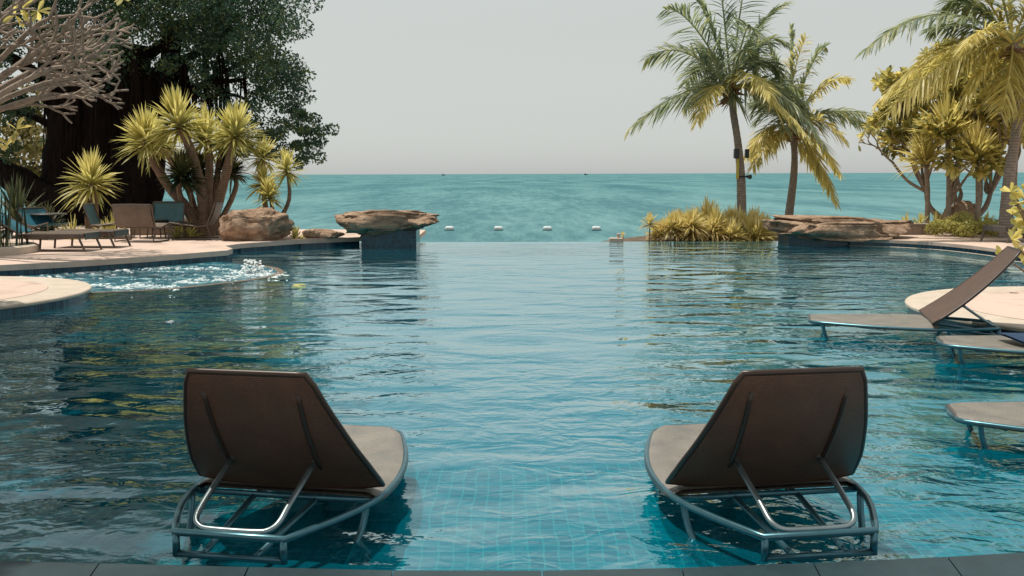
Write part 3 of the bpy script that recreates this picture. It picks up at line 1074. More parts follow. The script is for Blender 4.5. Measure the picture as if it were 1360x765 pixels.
def make_lounger(tilt, BL):
    o = thing('sun_lounger', '', 'sun lounger', (0, 0, 0))
    RZ = 0.27
    FOLD = 0.62
    # frame: rail loop, rear rectangle, cross bars
    b = MB()
    right = [Vector((half_w(s), s, RZ)) for s in np.linspace(0.02, 1.76, 22)]
    left = [Vector((-p.x, p.y, p.z)) for p in right[::-1]]
    front = [Vector((0.17, 1.80, RZ)), Vector((0, 1.815, RZ)), Vector((-0.17, 1.80, RZ))]
    b.tube(right + front + left, 0.0168, 10, closed=True)
    for zz in (0.175,):
        b.tube([(-0.245, 0.02, zz), (0.245, 0.02, zz)], 0.0165, 8)
    for sx in (-1, 1):
        b.tube([(sx * 0.247, 0.02, RZ), (sx * 0.247, 0.02, 0.165)], 0.0165, 8)
    for s in (0.60, 1.1, 1.55):
        b.tube([(-half_w(s) + 0.01, s, RZ - 0.012), (half_w(s) - 0.01, s, RZ - 0.012)], 0.0155, 8)
    build('frame', b, M['metal'], o, True)
    b = MB()
    for sx in (-1, 1):
        b.tube([(sx * 0.12, 0.02, 0.182), (sx * 0.16, 0.60, RZ - 0.02), (sx * 0.12, 1.55, RZ - 0.03)], 0.0145, 8)
    build('stretcher', b, M['metal'], o, True)
    for sx in (-1, 1):
        for s, kick in ((0.52, -0.20), (1.68, -0.10)):
            b = MB()
            hw = half_w(s) - 0.01
            b.tube(smooth_path([(sx * hw, s, RZ), (sx * (hw - 0.015), s + kick * 0.25, 0.15), (sx * (hw - 0.06), s + kick, 0.0)], 4), 0.0165, 8)
            build('leg', b, M['metal'], o, True)
    # seat sling
    b = MB()
    rows, uvs = [], []
    ss = np.linspace(FOLD - 0.02, 1.80, 26)
    for s in ss:
        hw = half_w(min(s, 1.76)) + 0.004
        if s > 1.74:
            hw -= (s - 1.74) * 1.1
        row, uv = [], []
        for x in np.linspace(-1, 1, 17):
            z = RZ + 0.030 - 0.026 * (1 - x * x) * math.sin(PI * (s - FOLD) / 1.2) - 0.022 * max(0, (abs(x) - 0.86) / 0.14) ** 2
            row.append((x * hw, s, z))
            uv.append((x * hw, s))
        rows.append(row)
        uvs.append(uv)
    b.grid(rows, uvs)
    n_top = len(b.f)
    b.grid([[(p[0], p[1], p[2] - 0.024) for p in r_][::-1] for r_ in rows], [u[::-1] for u in uvs])
    per = [rows[i][-1] for i in range(len(rows))] + rows[-1][::-1][1:] + [rows[i][0] for i in range(len(rows))][::-1][1:]
    b.wall_pts = None
    k = len(b.v)
    for p in per:
        b.v.append(p)
        b.v.append((p[0], p[1], p[2] - 0.024))
    for i in range(len(per) - 1):
        b.face((k + 2 * i, k + 2 * i + 1, k + 2 * i + 3, k + 2 * i + 2), [(0, 0), (0, .02), (.05, .02), (.05, 0)])
    build('seat', b, M['weave'], o, True)
    b = MB()
    b.tube([(p[0], p[1], p[2] - 0.012) for p in per], 0.0135, 8)
    build('edge_trim', b, M['weave'], o, True)
    # backrest
    ang = R(tilt)
    u = Vector((0, -math.cos(ang), math.sin(ang)))
    nr = Vector((0, -math.sin(ang), -math.cos(ang)))   # rear-facing normal

    def bp(x, t, off=0.0):
        hw = float(np.interp(t, [0, 0.25, 0.6, 0.97, 1.0], [0.474, 0.444, 0.376, 0.292, 0.274]))
        bow = 0.045 * (1 - (2 * t - 1) ** 2) + 0.05 * (1 - x * x) * max(0.0, 1 - t) ** 0.6
        return Vector((x * hw, FOLD, RZ + 0.02)) + u * (BL * t) + nr * (bow * 0.9 + off - 0.045)
    rows, uvs = [], []
    for t in np.linspace(0, 1, 21):
        rows.append([bp(x, t) for x in np.linspace(-1, 1, 21)])
        uvs.append([(x * 0.4, t * BL) for x in np.linspace(-1, 1, 21)])
    b = MB()
    b.grid([r_[::-1] for r_ in rows], [r_[::-1] for r_ in uvs])
    b.grid([[bp(x, t, -0.022) for x in np.linspace(-1, 1, 21)] for t in np.linspace(0, 1, 21)], uvs)
    # tubes of the back frame showing through the weave
    back = build('backrest', b, M['weave_back'], o, True)
    per = [bp(1, t, -0.011) for t in np.linspace(0, 1, 14)] + [bp(x, 1, -0.011) for x in np.linspace(1, -1, 12)[1:]] + [bp(-1, t, -0.011) for t in np.linspace(1, 0, 14)[1:]]
    per += [bp(x, 0, -0.011) for x in np.linspace(-1, 1, 14)[1:-1]]
    b = MB()
    b.tube(per, 0.0145, 8, closed=True)
    build('edge_trim', b, M['weave_back'], o, True)
    for sx in (-1, 1):
        b = MB()
        ts = np.linspace(0.24, 0.88, 12)
        b.tube([bp(sx * 0.225 / float(np.interp(t, [0, 0.25, 0.6, 0.97, 1.0], [0.474, 0.444, 0.376, 0.292, 0.274])), t, 0.003 - 0.012 * (abs(2 * (t - 0.56) / 0.64) ** 6)) for t in ts], [0.012] * 12, 8)
        build('rib', b, M['weave_back'], o, True)
    # U shaped support bracket
    a0 = bp(0.475, 0.31, 0.012)
    a1 = bp(-0.475, 0.31, 0.012)
    pts = [a0, a0.lerp(Vector((0.198, 0.15, RZ + 0.07)), 0.85), Vector((0.192, 0.10, RZ + 0.04)), Vector((0.155, 0.065, RZ + 0.015)), Vector((0.09, 0.055, RZ + 0.01)),
           Vector((-0.09, 0.055, RZ + 0.01)), Vector((-0.155, 0.065, RZ + 0.015)), Vector((-0.192, 0.10, RZ + 0.04)), a1.lerp(Vector((-0.198, 0.15, RZ + 0.07)), 0.85), a1]
    b = MB()
    b.tube(smooth_path(pts, 4), 0.0135, 10)
    sup = build('support_bracket', b, M['bright_metal'], o, True)
    for q in (a0, a1):
        b = MB()
        b.tube([q - nr * 0.012, q + nr * 0.016], 0.013, 8)
        build('bolt', b, M['bright_metal'], sup)
    return o


lg = make_lounger(55, 0.745)
lg_low = make_lounger(42, 1.06)
GL = 'curved sun loungers standing in the shallow water'
spots = [((-1.215, 4.08), -11.0, 'brown woven sun lounger seen from behind, in shade, left of the pool centre'),
         ((1.315, 4.08), 8.5, 'brown woven sun lounger seen from behind with a sunlit seat, right of centre'),
         ((4.88, 9.93), 75.5, 'sun lounger in front of the round platform, its backrest raised'),
         ((5.64, 8.50), 76.0, 'sun lounger with a navy towel, between the raised lounger and the nearest one'),
         ((4.56, 5.80), 76.0, 'nearest side-on sun lounger of the row on the right, only its foot end in view')]
for i, (xy, rz, lab) in enumerate(spots):
    o = lg if i == 0 else lg_low if i == 2 else copy_tree(lg)
    o.location = (xy[0], xy[1], -0.12)
    o.rotation_euler.z = R(rz)
    tag(o, lab, 'sun lounger', GL)

# navy towel draped over the second lounger
tw = P(1349, 476, 8.72)
b = MB()
rows, uvs = [], []
for i, t in enumerate(np.linspace(0, 1, 15)):
    row, uv = [], []
    for j, s in enumerate(np.linspace(0, 1, 13)):
        a = s * 1.05
        yy = -0.34 + 0.40 * min(1, a / 0.3) if a < 0.3 else 0.06 + (a - 0.3) * 0.55
        # hangs down the near edge, lies over the seat behind it
        if s < 0.4:
            y_, z_ = 8.36 - 0.012 * math.sin(t * 9), -0.02 + (s / 0.4) * 0.25
        elif s < 0.5:
            y_, z_ = 8.36 + (s - 0.4) * 0.6, 0.235
        else:
            y_, z_ = 8.42 + (s - 0.5) * 1.1, 0.225 + 0.01 * math.sin(t * 7 + s * 9)
        row.append((tw.x - 0.04 + t * 0.55 + 0.02 * math.sin(s * 5) + (0.05 * (1 - s / 0.4) if s < 0.4 else 0), y_, z_ + 0.012 * math.sin(t * 6)))
        uv.append((t, s))
    rows.append(row)
    uvs.append(uv)
b.grid(rows, uvs)
b.grid([[(p[0], p[1] + 0.02, p[2] - 0.018) for p in r_][::-1] for r_ in rows], uvs)
tag(build('towel', b, M['navy'], None, True, (tw.x, 8.4, 0.2)), 'dark navy towel hanging over the edge of the middle side lounger', 'towel')

# ================================================================== DECK FURNITURE, left
def deck_lounger(loc, rz, label, sling_end, back_mat, group, raise_back=55):
    """flat sling lounger, foot towards +x"""
    o = thing('deck_lounger', label, 'sun lounger', (0, 0, 0), group)
    h, L, W = 0.34, 1.35, 0.66
    b = MB()
    for sy in (-1, 1):
        b.rbox((0, sy * W / 2, h - 0.035), (L, 0.045, 0.10), None, 0.008)
    for x in (-L / 2 + 0.02, L / 2 - 0.02):
        b.rbox((x, 0, h - 0.035), (0.04, W - 0.06, 0.06), None, 0.008)
    build('frame', b, M['brown_frame'], o)
    b = MB()
    rows = [[(x, y, h + 0.020 - 0.012 * (1 - (2 * y / W) ** 2)) for y in np.linspace(-W / 2, W / 2, 7)] for x in np.linspace(-L / 2, L / 2, 9)]
    b.grid([r_[::-1] for r_ in rows], [[(p[0], p[1]) for p in r_][::-1] for r_ in rows])
    b.grid([[(p[0], p[1], p[2] - 0.014) for p in r_] for r_ in rows], [[(p[0], p[1]) for p in r_] for r_ in rows])
    build('seat', b, M['brown_sling'], o)
    b = MB()
    b.rbox((L / 2 + 0.012, 0, h - 0.045), (0.022, W - 0.02, 0.125), None, 0.006)
    build('end_panel', b, sling_end, o)
    for x, kx in ((L / 2 - 0.12, 0.14), (-L / 2 + 0.15, -0.04)):
        for sy in (-1, 1):
            b = MB()
            b.tube([(x, sy * (W / 2 + 0.028), h + 0.0), (x + kx, sy * (W / 2 + 0.028), 0.0)], 0.024, 6)
            build('leg', b, M['brown_frame'], o)
    if raise_back:
        a = R(raise_back)
        b = MB()
        rows = []
        for t in np.linspace(0, 0.72, 6):
            rows.append([(-L / 2 + 0.02 - t * math.cos(a), y, h + 0.03 + t * math.sin(a)) for y in np.linspace(-W / 2 + .02, W / 2 - .02, 5)])
        b.grid(rows, [[(i * .12, p[1]) for p in r_] for i, r_ in enumerate(rows)])
        b.grid([[(p[0] - 0.022, p[1], p[2] - 0.014) for p in r_][::-1] for r_ in rows], [[(i * .12, p[1]) for p in r_] for i, r_ in enumerate(rows)])
        build('backrest', b, back_mat, o)
        b = MB()
        top = rows[-1]
        b.tube([rows[0][0], top[0], top[-1], rows[0][-1]], 0.018, 6)
        build('back_frame', b, M['brown_frame'], o)
    o.location = loc
    o.rotation_euler.z = R(rz)
    return o


GD = 'sling loungers on the left deck'
q = gp(74, 334, ZD)
deck_lounger((q.x - 0.05, q.y + 0.25, ZD), -2, 'brown deck lounger with teal foot end, nearest the reeds', M['teal_sling'], M['blue_sling'], GD, 30)
q = gp(118, 329.5, ZD)
deck_lounger((q.x - 0.1, q.y + 0.30, ZD), -3, 'brown deck lounger with teal foot end, behind the one by the reeds', M['teal_sling'], M['blue_sling'], GD, 0)
q = gp(1352, 322, ZR)
deck_lounger((q.x + 0.18, q.y + 0.35, ZR), 200, 'pale grey lounger end in front of the low shrub on the right deck', M['grey_sling'], M['grey_sling'], 'loungers on the right deck', 0)


def lounge_chair(loc, rz, label, back_m, seat_m, Wd=0.92, lean=22, slen=0.55, bh=0.52, group='sling chairs on the left deck'):
    """low armless sling chair, front towards +x"""
    o = thing('lounge_chair', label, 'chair', (0, 0, 0), group)
    h = 0.33
    a = R(lean)
    b = MB()
    rows = []
    for t in np.linspace(0, 1, 7):
        rows.append([(slen * (1 - t) - 0.1, y, h + 0.07 * (1 - t) - 0.05 * math.sin(PI * t)) for y in np.linspace(-Wd / 2, Wd / 2, 5)])
    b.grid(rows, [[(p[0], p[1]) for p in r_] for r_ in rows])
    b.grid([[(p[0], p[1], p[2] - 0.02) for p in r_][::-1] for r_ in rows], [[(p[0], p[1]) for p in r_] for r_ in rows])
    build('seat', b, seat_m, o, True)
    b = MB()
    rows = []
    for t in np.linspace(0, 1, 8):
        rows.append([(-0.11 - math.sin(a) * bh * t - 0.03 * math.sin(PI * t) - 0.03 * (1 - (2 * y / Wd) ** 2), y, h + bh * math.cos(a) * t) for y in np.linspace(-Wd / 2, Wd / 2, 7)])
    uv = [[(p[1], p[2]) for p in r_] for r_ in rows]
    b.grid(rows, uv)
    b.grid([[(p[0] - 0.018, p[1], p[2] - 0.006) for p in r_][::-1] for r_ in rows], uv)
    build('backrest', b, back_m, o, True)
    tx, tz = rows[-1][0][0], rows[-1][0][2]
    b = MB()
    b.tube([(tx, -Wd / 2, tz), (tx - 0.01, 0, tz + 0.006), (tx, Wd / 2, tz)], 0.018, 6)
    build('top_rail', b, M['brown_frame'], o)
    for sy in (-1, 1):
        y = sy * (Wd / 2 + 0.015)
        b = MB()
        b.tube([(tx, y, tz), (-0.12, y, h), (0.1, y, h - 0.02), (slen - 0.1, y, h + 0.07)], 0.018, 6)
        b.tube([(slen - 0.12, y, h + 0.06), (slen - 0.14, y, 0.018), (-0.22, y, 0.018), (-0.13, y, h)], 0.016, 6)
        build('side_frame', b, M['brown_frame'], o)
    o.location = loc
    o.rotation_euler.z = R(rz)
    return o


q = gp(180, 322, ZD)
lounge_chair((q.x, q.y + 0.25, ZD), 78, 'brown sling chair with its back to the pool', M['brown_sling'], M['brown_sling'], 0.92, 16)
q = gp(214, 317, ZD)
lounge_chair((q.x, q.y + 0.30, ZD), 258, 'teal sling chair facing the pool behind the small table', M['teal_sling'], M['teal_sling'], 0.78, 12)
q = gp(258, 319, ZD)
lounge_chair((q.x + 0.15, q.y + 0.35, ZD), 184, 'brown sling chair seen side-on by the boulder', M['brown_sling'], M['brown_sling'], 0.72, 24, 0.80, 0.55)
q = gp(126, 318, ZD)
lounge_chair((q.x - 0.05, q.y + 0.5, ZD), 5, 'teal backed chair below the single yucca', M['teal_sling'], M['brown_sling'], 0.72, 18, 0.80, 0.50)
q = gp(40, 320, ZD)
lounge_chair((q.x + 0.0, q.y + 0.8, ZD), -20, 'bright blue chair behind the reeds and the deck table', M['blue_sling'], M['blue_sling'], 0.8, 40, 0.6, 0.5)


def deck_table(loc, r_, h, label, mat):
    o = thing('deck_table', label, 'table', loc)
    b = MB()
    b.lathe(loc, [(r_ * 0.97, h - 0.03), (r_, h - 0.022), (r_, h - 0.006), (r_ * 0.985, h)], 28)
    build('tabletop', b, mat, o)
    for k in range(4):
        a = PI / 4 + k * PI / 2
        b = MB()
        b.tube([(loc[0] + math.cos(a) * r_ * 0.65, loc[1] + math.sin(a) * r_ * 0.65, loc[2] + h - 0.02), (loc[0] + math.cos(a) * r_ * 0.85, loc[1] + math.sin(a) * r_ * 0.85, loc[2])], 0.016, 6)
        build('leg', b, M['brown_frame'], o)
    return o


q = gp(206, 316, ZD)
deck_table((q.x, q.y + 0.1, ZD), 0.27, 0.43, 'small dark table between the brown and teal chairs', M['brown_frame'])
q = gp(50, 318, ZD)
deck_table((q.x, q.y + 0.6, ZD), 0.42, 0.58, 'pale topped round table behind the deck loungers', M['grey_sling'])

# ================================================================== VEGETATION
def sphere_dirs(n):
    return unit(rng.normal(0, 1, (n, 3)))


def blob_leaves(mb, c, rad, n, L, wd, up=0.4, rsh=None):
    c = np.array(c, float)
    d = sphere_dirs(n)
    rr = rng.uniform(0.25, 1.0, (n, 1)) ** 0.45
    pos = c + d * rr * np.array(rad)
    dr = unit(rng.normal(0, 1, (n, 3)) + d * 0.6 - np.array([0, 0, 0.35]))
    nr = unit(rng.normal(0, 1, (n, 3)) + np.array([0, 0, up]))
    base = rng.uniform(0, 1, n)
    if rsh is not None:
        base = np.clip(base * 0.65 + rsh * 0.5, 0, 1)
    mb.leaves(pos, dr, nr, L * rng.uniform(0.7, 1.3, n), wd * rng.uniform(0.7, 1.3, n), base)


def rosette(mb, c, axis, n, L, wd, spread=(10, 105), droop=0.18, lo=0.0, hi=1.0):
    """head of sword leaves round an axis"""
    c = np.array(c, float)
    ax = Vector(axis).normalized()
    x = ax.orthogonal().normalized()
    y = ax.cross(x)
    k = rng.uniform(0, 1, n)
    th = np.radians(spread[0] + (spread[1] - spread[0]) * k)
    ph = rng.uniform(0, 2 * PI, n)
    A, X, Y = np.array(ax), np.array(x), np.array(y)
    d = np.cos(th)[:, None] * A + np.sin(th)[:, None] * (np.cos(ph)[:, None] * X + np.sin(ph)[:, None] * Y)
    o = c - A * (k * L * 0.28)[:, None]
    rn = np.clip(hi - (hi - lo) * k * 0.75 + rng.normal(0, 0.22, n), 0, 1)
    mb.swords(o, d, L * rng.uniform(0.75, 1.1, n), wd, droop * (0.3 + k * 1.5) * rng.uniform(0.4, 1.9, n), rn, prof=(0.6, 1.0, 0.7), seg=(0.0, 0.4, 0.75))


def branching(mb, p, d, L, r_, depth, spread, tips, up=0.15, kids=(2, 3), shrink=0.78, rs=0.74, n=7):
    """stubby forking branches"""
    p, d = Vector(p), Vector(d).normalized()
    bend = Vector(rng.normal(0, 0.10, 3).tolist())
    mid = p + d * L * 0.5 + bend * L
    e = p + d * L + bend * L * 0.6 + Vector((0, 0, up * L * 0.3))
    r2 = r_ * rs
    mb.tube(smooth_path([p, mid, e], 3), list(np.linspace(r_, r2, 7)), n)
    dd = (e - mid).normalized()
    if depth == 0:
        tips.append((e, dd))
        return
    k = random.choice(kids)
    ax = dd.orthogonal().normalized()
    a0 = random.uniform(0, 2 * PI)
    for i in range(k):
        a = a0 + 2 * PI * i / k + random.uniform(-0.4, 0.4)
        x = ax * math.cos(a) + dd.cross(ax) * math.sin(a)
        nd = (dd + x * spread * random.uniform(0.7, 1.25) + Vector((0, 0, up))).normalized()
        branching(mb, e, nd, L * shrink * random.uniform(0.8, 1.15), r2, depth - 1, spread, tips, up, kids, shrink, rs, max(5, n - 1))


# ---------------- coconut palms
def frond(root, p0, p1, p2, mat, leaf=0.62, n=46, hang=0.5):
    p0, p1, p2 = Vector(p0), Vector(p1), Vector(p2)
    mb = MB()
    ts = np.linspace(0, 1, 13)
    pts = [p0 * (1 - t) ** 2 + p1 * 2 * t * (1 - t) + p2 * t * t for t in ts]
    mb.tube(pts, list(np.linspace(0.034, 0.006, 13)), 5)
    mb.r = [0.75] * len(mb.f)
    t = np.linspace(0.14, 0.995, n)
    a0, a1, a2 = np.array(p0), np.array(p1), np.array(p2)
    pos = a0 * ((1 - t) ** 2)[:, None] + a1 * (2 * t * (1 - t))[:, None] + a2 * (t ** 2)[:, None]
    tan = unit(2 * (1 - t)[:, None] * (a1 - a0) + 2 * t[:, None] * (a2 - a1))
    side = np.cross(tan, np.array([0.0, 0.0, 1.0]))
    side = unit(side)
    nrm = np.cross(side, tan)
    roll = rng.uniform(-0.75, 0.75)
    side, nrm = side * math.cos(roll) + nrm * math.sin(roll), nrm * math.cos(roll) - side * math.sin(roll)
    prof = np.clip(np.minimum(0.45 + t * 2.2, 1.0) * np.where(t > 0.55, 1 - (t - 0.55) * 1.35, 1.0), 0.15, 1)
    tilt = rng.uniform(-0.2, 0.2)
    clump = 0.25 * np.sin(t * 31 + rng.uniform(0, 6)) + 0.15 * np.sin(t * 77)
    for sg in (-1, 1):
        jit = rng.normal(0, 0.13, (n, 3))
        d = side * sg * (0.75 + sg * tilt) + tan * (0.55 + 0.35 * t)[:, None] + nrm * (0.12 + sg * tilt * 0.8) + jit
        d[:, 2] -= hang * (0.35 + clump)
        rn = np.clip(rng.normal(0.45, 0.2, n) + 0.25 * (t - 0.5), 0, 1)
        mb.swords(pos, d, leaf * prof * rng.uniform(0.85, 1.1, n), 0.048, hang * 0.6, rn, prof=(0.55, 1.0, 0.75), seg=(0, 0.35, 0.72))
    return build('frond', mb, mat, root)


def palm(label, trunk_px, d, r0, crown_px, fronds, extra, leaf=0.62, hang=0.5, ext_len=2.4, ymix=0.3):
    base = trunk_px[0]
    bp_ = P(base[0], base[1], d)
    root = thing('coconut_palm', label, 'palm tree', (bp_.x, d, -0.05), 'coconut palms')
    pts = [Vector((bp_.x, d, -0.10))] + [P(x, y, d) for x, y in trunk_px[1:]]
    cr = P(crown_px[0], crown_px[1], d)
    pts.append(cr)
    sp = smooth_path(pts, 10)
    mb = MB()
    rad = []
    for i in range(len(sp)):
        t = i / (len(sp) - 1)
        rad.append(r0 * (1.25 - 0.45 * min(1, t * 1.5)) * (1 + 0.045 * (i % 2)) * (1.25 if t < 0.04 else 1.0))
    mb.tube(sp, rad, 12)
    build('trunk', mb, M['bark_palm'], root, True)
    # brown leaf bases, spathes
    mb = MB()
    for k in range(16):
        a = 2 * PI * k / 16 + random.uniform(-.2, .2)
        v = Vector((math.cos(a), math.sin(a), random.uniform(-0.35, 0.9)))
        p_ = cr + Vector((0, 0, random.uniform(-0.32, -0.02)))
        mb.tube([p_, p_ + v * 0.22, p_ + v * 0.40 + Vector((0, 0, -0.06))], [0.075, 0.05, 0.012], 6)
    o_ = build('leaf_base', mb, M['boot'], root, True)
    for (cxp, cyp, txp, typ, dz, yel) in fronds:
        frond(root, cr, P(cxp, cyp, d + dz * 0.55), P(txp, typ, d + dz), M['lf_palm_y'] if yel else M['lf_palm'], leaf, 64, hang)
    for k in range(extra):
        a = random.uniform(0, 2 * PI)
        el = random.uniform(-0.2, 1.25)
        h = Vector((math.cos(a) * 0.75, math.sin(a) * 1.15, 0))
        L = ext_len * random.uniform(0.8, 1.1)
        c_ = cr + h * (L * 0.45) + Vector((0, 0, L * (0.12 + 0.42 * el)))
        t_ = cr + h * (L * (0.98 - 0.35 * max(el, 0))) + Vector((0, 0, L * (-0.38 + 0.72 * el)))
        frond(root, cr, c_, t_, M['lf_palm_y'] if (el < 0.35 and random.random() < ymix * 2) else M['lf_palm'], leaf, 56, hang)
    return root


palm('tall coconut palm with a lamp and boxes strapped to its trunk', [(986, 322), (985, 285), (984, 235), (980, 190), (974, 150)], 27.0, 0.118, (971, 118),
     [(915, 100, 836, 172, -0.6, 0), (905, 40, 857, 80, 0.5, 0), (918, 8, 884, 12, -0.8, 0), (935, -10, 905, -25, 0.4, 0), (958, -20, 950, -75, -0.3, 0), (985, -20, 1000, -72, 0.5, 0),
      (1000, 20, 1044, 4, 0.3, 0), (1010, 35, 1040, 55, -0.6, 0), (1030, 88, 1092, 190, -1.2, 0), (1020, 100, 1068, 120, 0.9, 0), (1030, 95, 1075, 150, 0.4, 0),
      (945, 95, 926, 160, -1.2, 1), (990, 150, 940, 70, -0.5, 0)], 13, 0.80, 0.5, 2.7, 0.25)
palm('shorter coconut palm leaning right, with yellow drooping fronds', [(1046, 322), (1048, 285), (1054, 235), (1055, 200)], 29.0, 0.115, (1051, 172),
     [(1022, 150, 994, 204, -0.5, 1), (1075, 175, 1110, 268, -0.6, 1), (1078, 160, 1115, 232, 0.7, 1), (1065, 190, 1095, 246, 0.9, 1), (1100, 125, 1158, 172, 0.2, 0), (1085, 140, 1150, 150, -0.8, 0),
      (1085, 100, 1128, 104, 0.3, 1), (1070, 80, 1096, 62, 0.4, 0), (1052, 90, 1050, 34, 0.1, 0), (1035, 95, 1018, 55, 0.5, 0), (1045, 105, 1070, 50, -0.5, 1), (1025, 120, 1000, 100, -0.4, 0)], 11, 0.72, 0.5, 2.2, 0.6)
palm('large yellow coconut palm at the right edge of the garden', [(1335, 316), (1336, 285), (1341, 230), (1350, 170), (1354, 110)], 23.0, 0.125, (1345, 58),
     [(1250, -25, 1150, 66, -0.4, 0), (1260, 40, 1166, 135, 0.5, 1), (1250, 65, 1178, 152, -0.8, 1), (1275, 20, 1235, 40, 1.2, 0), (1300, -30, 1262, -50, 0.4, 1), (1340, -30, 1325, -95, 0.3, 1),
      (1375, -30, 1410, -60, -0.4, 1), (1400, 20, 1470, 80, 0.3, 1), (1390, 60, 1440, 160, 0.4, 1), (1280, 55, 1240, 118, 0.8, 1), (1305, 70, 1283, 135, -0.7, 1), (1345, 85, 1330, 150, -1.2, 1),
      (1265, 30, 1205, 100, 1.6, 1), (1370, 90, 1385, 190, -0.9, 1), (1310, 20, 1280, 60, -1.8, 1)], 7, 0.78, 0.55, 2.9, 0.9)

# things strapped on the tall palm
q = P(979, 204, 26.75)
b = MB()
b.rbox((q.x - 0.02, q.y, q.z), (0.13, 0.16, 0.26), None, 0.015)
o = tag(build('speaker_box', b, M['dark'], None, False, q), 'black box strapped to the left of the tall palm trunk', 'box')
q = P(991, 204, 27.0)
b = MB()
b.rbox((q.x + 0.02, q.y, q.z), (0.10, 0.16, 0.24), None, 0.015)
tag(build('speaker_box', b, M['dark'], None, False, q), 'small black box behind the tall palm trunk on its right', 'box')
q = P(979.5, 224, 26.8)
b = MB()
b.rbox(q, (0.07, 0.05, 0.55), None, 0.01)
tag(build('marker_board', b, M['yellow'], None, False, q), 'narrow yellow board tied along the tall palm trunk', 'board')
q = P(992, 234.5, 26.85)
o = thing('floodlight', 'small dark floodlight clamped round the tall palm trunk', 'lamp', q)
b = MB()
b.lathe((q.x - 0.1, q.y + 0.15, q.z), [(0.145, -0.02), (0.15, 0.0), (0.145, 0.02)], 16)
build('clamp_band', b, M['dark'], o)
b = MB()
b.tube([(q.x, q.y, q.z), (q.x + 0.07, q.y - 0.1, q.z - 0.01)], [0.035, 0.065], 10)
build('lamp_head', b, M['dark'], o)

# ---------------- banyan
BD = 32.0
bb = P(138, 292, BD)
ban = thing('banyan_tree', 'huge dark banyan tree with hanging roots and a dense crown on the left', 'tree', (bb.x, BD, ZD))
mb = MB()
stems = [(85, 300, 95, 60, 0.75), (118, 298, 120, 40, 0.80), (150, 296, 150, 40, 0.75), (178, 294, 185, 60, 0.62), (100, 300, 60, 40, 0.55), (196, 290, 205, 90, 0.30), (165, 296, 230, 30, 0.45)]
for i, (x0, y0, x1, y1, r_) in enumerate(stems):
    dy = random.uniform(-0.6, 0.6)
    a, c = P(x0, y0, BD + dy), P(x1, y1, BD + dy * 1.5)
    a.z = ZD - 0.1
    m1 = a.lerp(c, 0.35) + Vector((random.uniform(-.2, .2), 0, 0))
    m2 = a.lerp(c, 0.7) + Vector((random.uniform(-.25, .25), 0, 0))
    sp = smooth_path([a, m1, m2, c], 6)
    mb.tube(sp, [r_ * (1.35 - 0.75 * (k / (len(sp) - 1)) ** 0.6) * (1 + 0.08 * math.sin(k * 2.1 + i)) for k in range(len(sp))], 12)
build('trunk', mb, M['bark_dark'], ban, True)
mb = MB()
limbs = [((130, 150), (220, 90), (305, 55), 0.26), ((170, 170), (250, 120), (325, 105), 0.20), ((180, 130), (280, 150), (350, 165), 0.14), ((100, 140), (20, 80), (-60, 40), 0.28), ((120, 110), (160, 10), (220, -60), 0.3),
         ((140, 120), (240, 40), (330, -20), 0.25), ((190, 150), (260, 170), (340, 130), 0.11), ((200, 150), (280, 105), (352, 66), 0.13), ((90, 180), (30, 150), (-40, 150), 0.16), ((150, 140), (300, 125), (345, 150), 0.09)]
for i, (a, c, e, r_) in enumerate(limbs):
    dy = random.uniform(-1.6, 1.6)
    sp = smooth_path([P(*a, BD), P(*c, BD + dy * 0.6), P(*e, BD + dy)], 8)
    mb.tube(sp, list(np.linspace(r_, r_ * 0.25, len(sp))), 8)
build('limbs', mb, M['bark_dark'], ban, True)
mb = MB()   # leaning root limb, low on the left
sp = smooth_path([P(-40, 205, BD - 1), P(20, 238, BD - 1.2), P(80, 270, BD - 1.4), P(135, 296, BD - 1.2), P(165, 306, BD - 1.0)], 7)
mb.tube(sp, [0.42 + 0.05 * math.sin(k) for k in range(len(sp))], 10)
build('leaning_root', mb, M['bark_dark'], ban, True)
for k in range(44):   # hanging aerial roots
    x = random.choice([random.uniform(95, 215), random.uniform(195, 330), random.uniform(60, 100)])
    y1 = random.uniform(60, 110)
    y2 = random.uniform(140, 285) if x < 215 else random.uniform(130, 215)
    dy = random.uniform(-1.8, 1.2)
    a, c = P(x, y1, BD + dy), P(x + random.uniform(-6, 6), y2, BD + dy)
    mb = MB()
    for s_ in range(4):
        o1 = Vector((random.uniform(-.22, .22), random.uniform(-.1, .1), random.uniform(-.5, .1)))
        m_ = a.lerp(c, 0.5) + Vector((random.uniform(-.08, .08), 0, 0))
        mb.tube([a + o1 * 0.4, m_ + o1 * 0.7, c + o1], [0.035, 0.026, 0.012], 5)
    build('aerial_root', mb, M['bark_dark'], ban)
mb = MB()
clumps = []
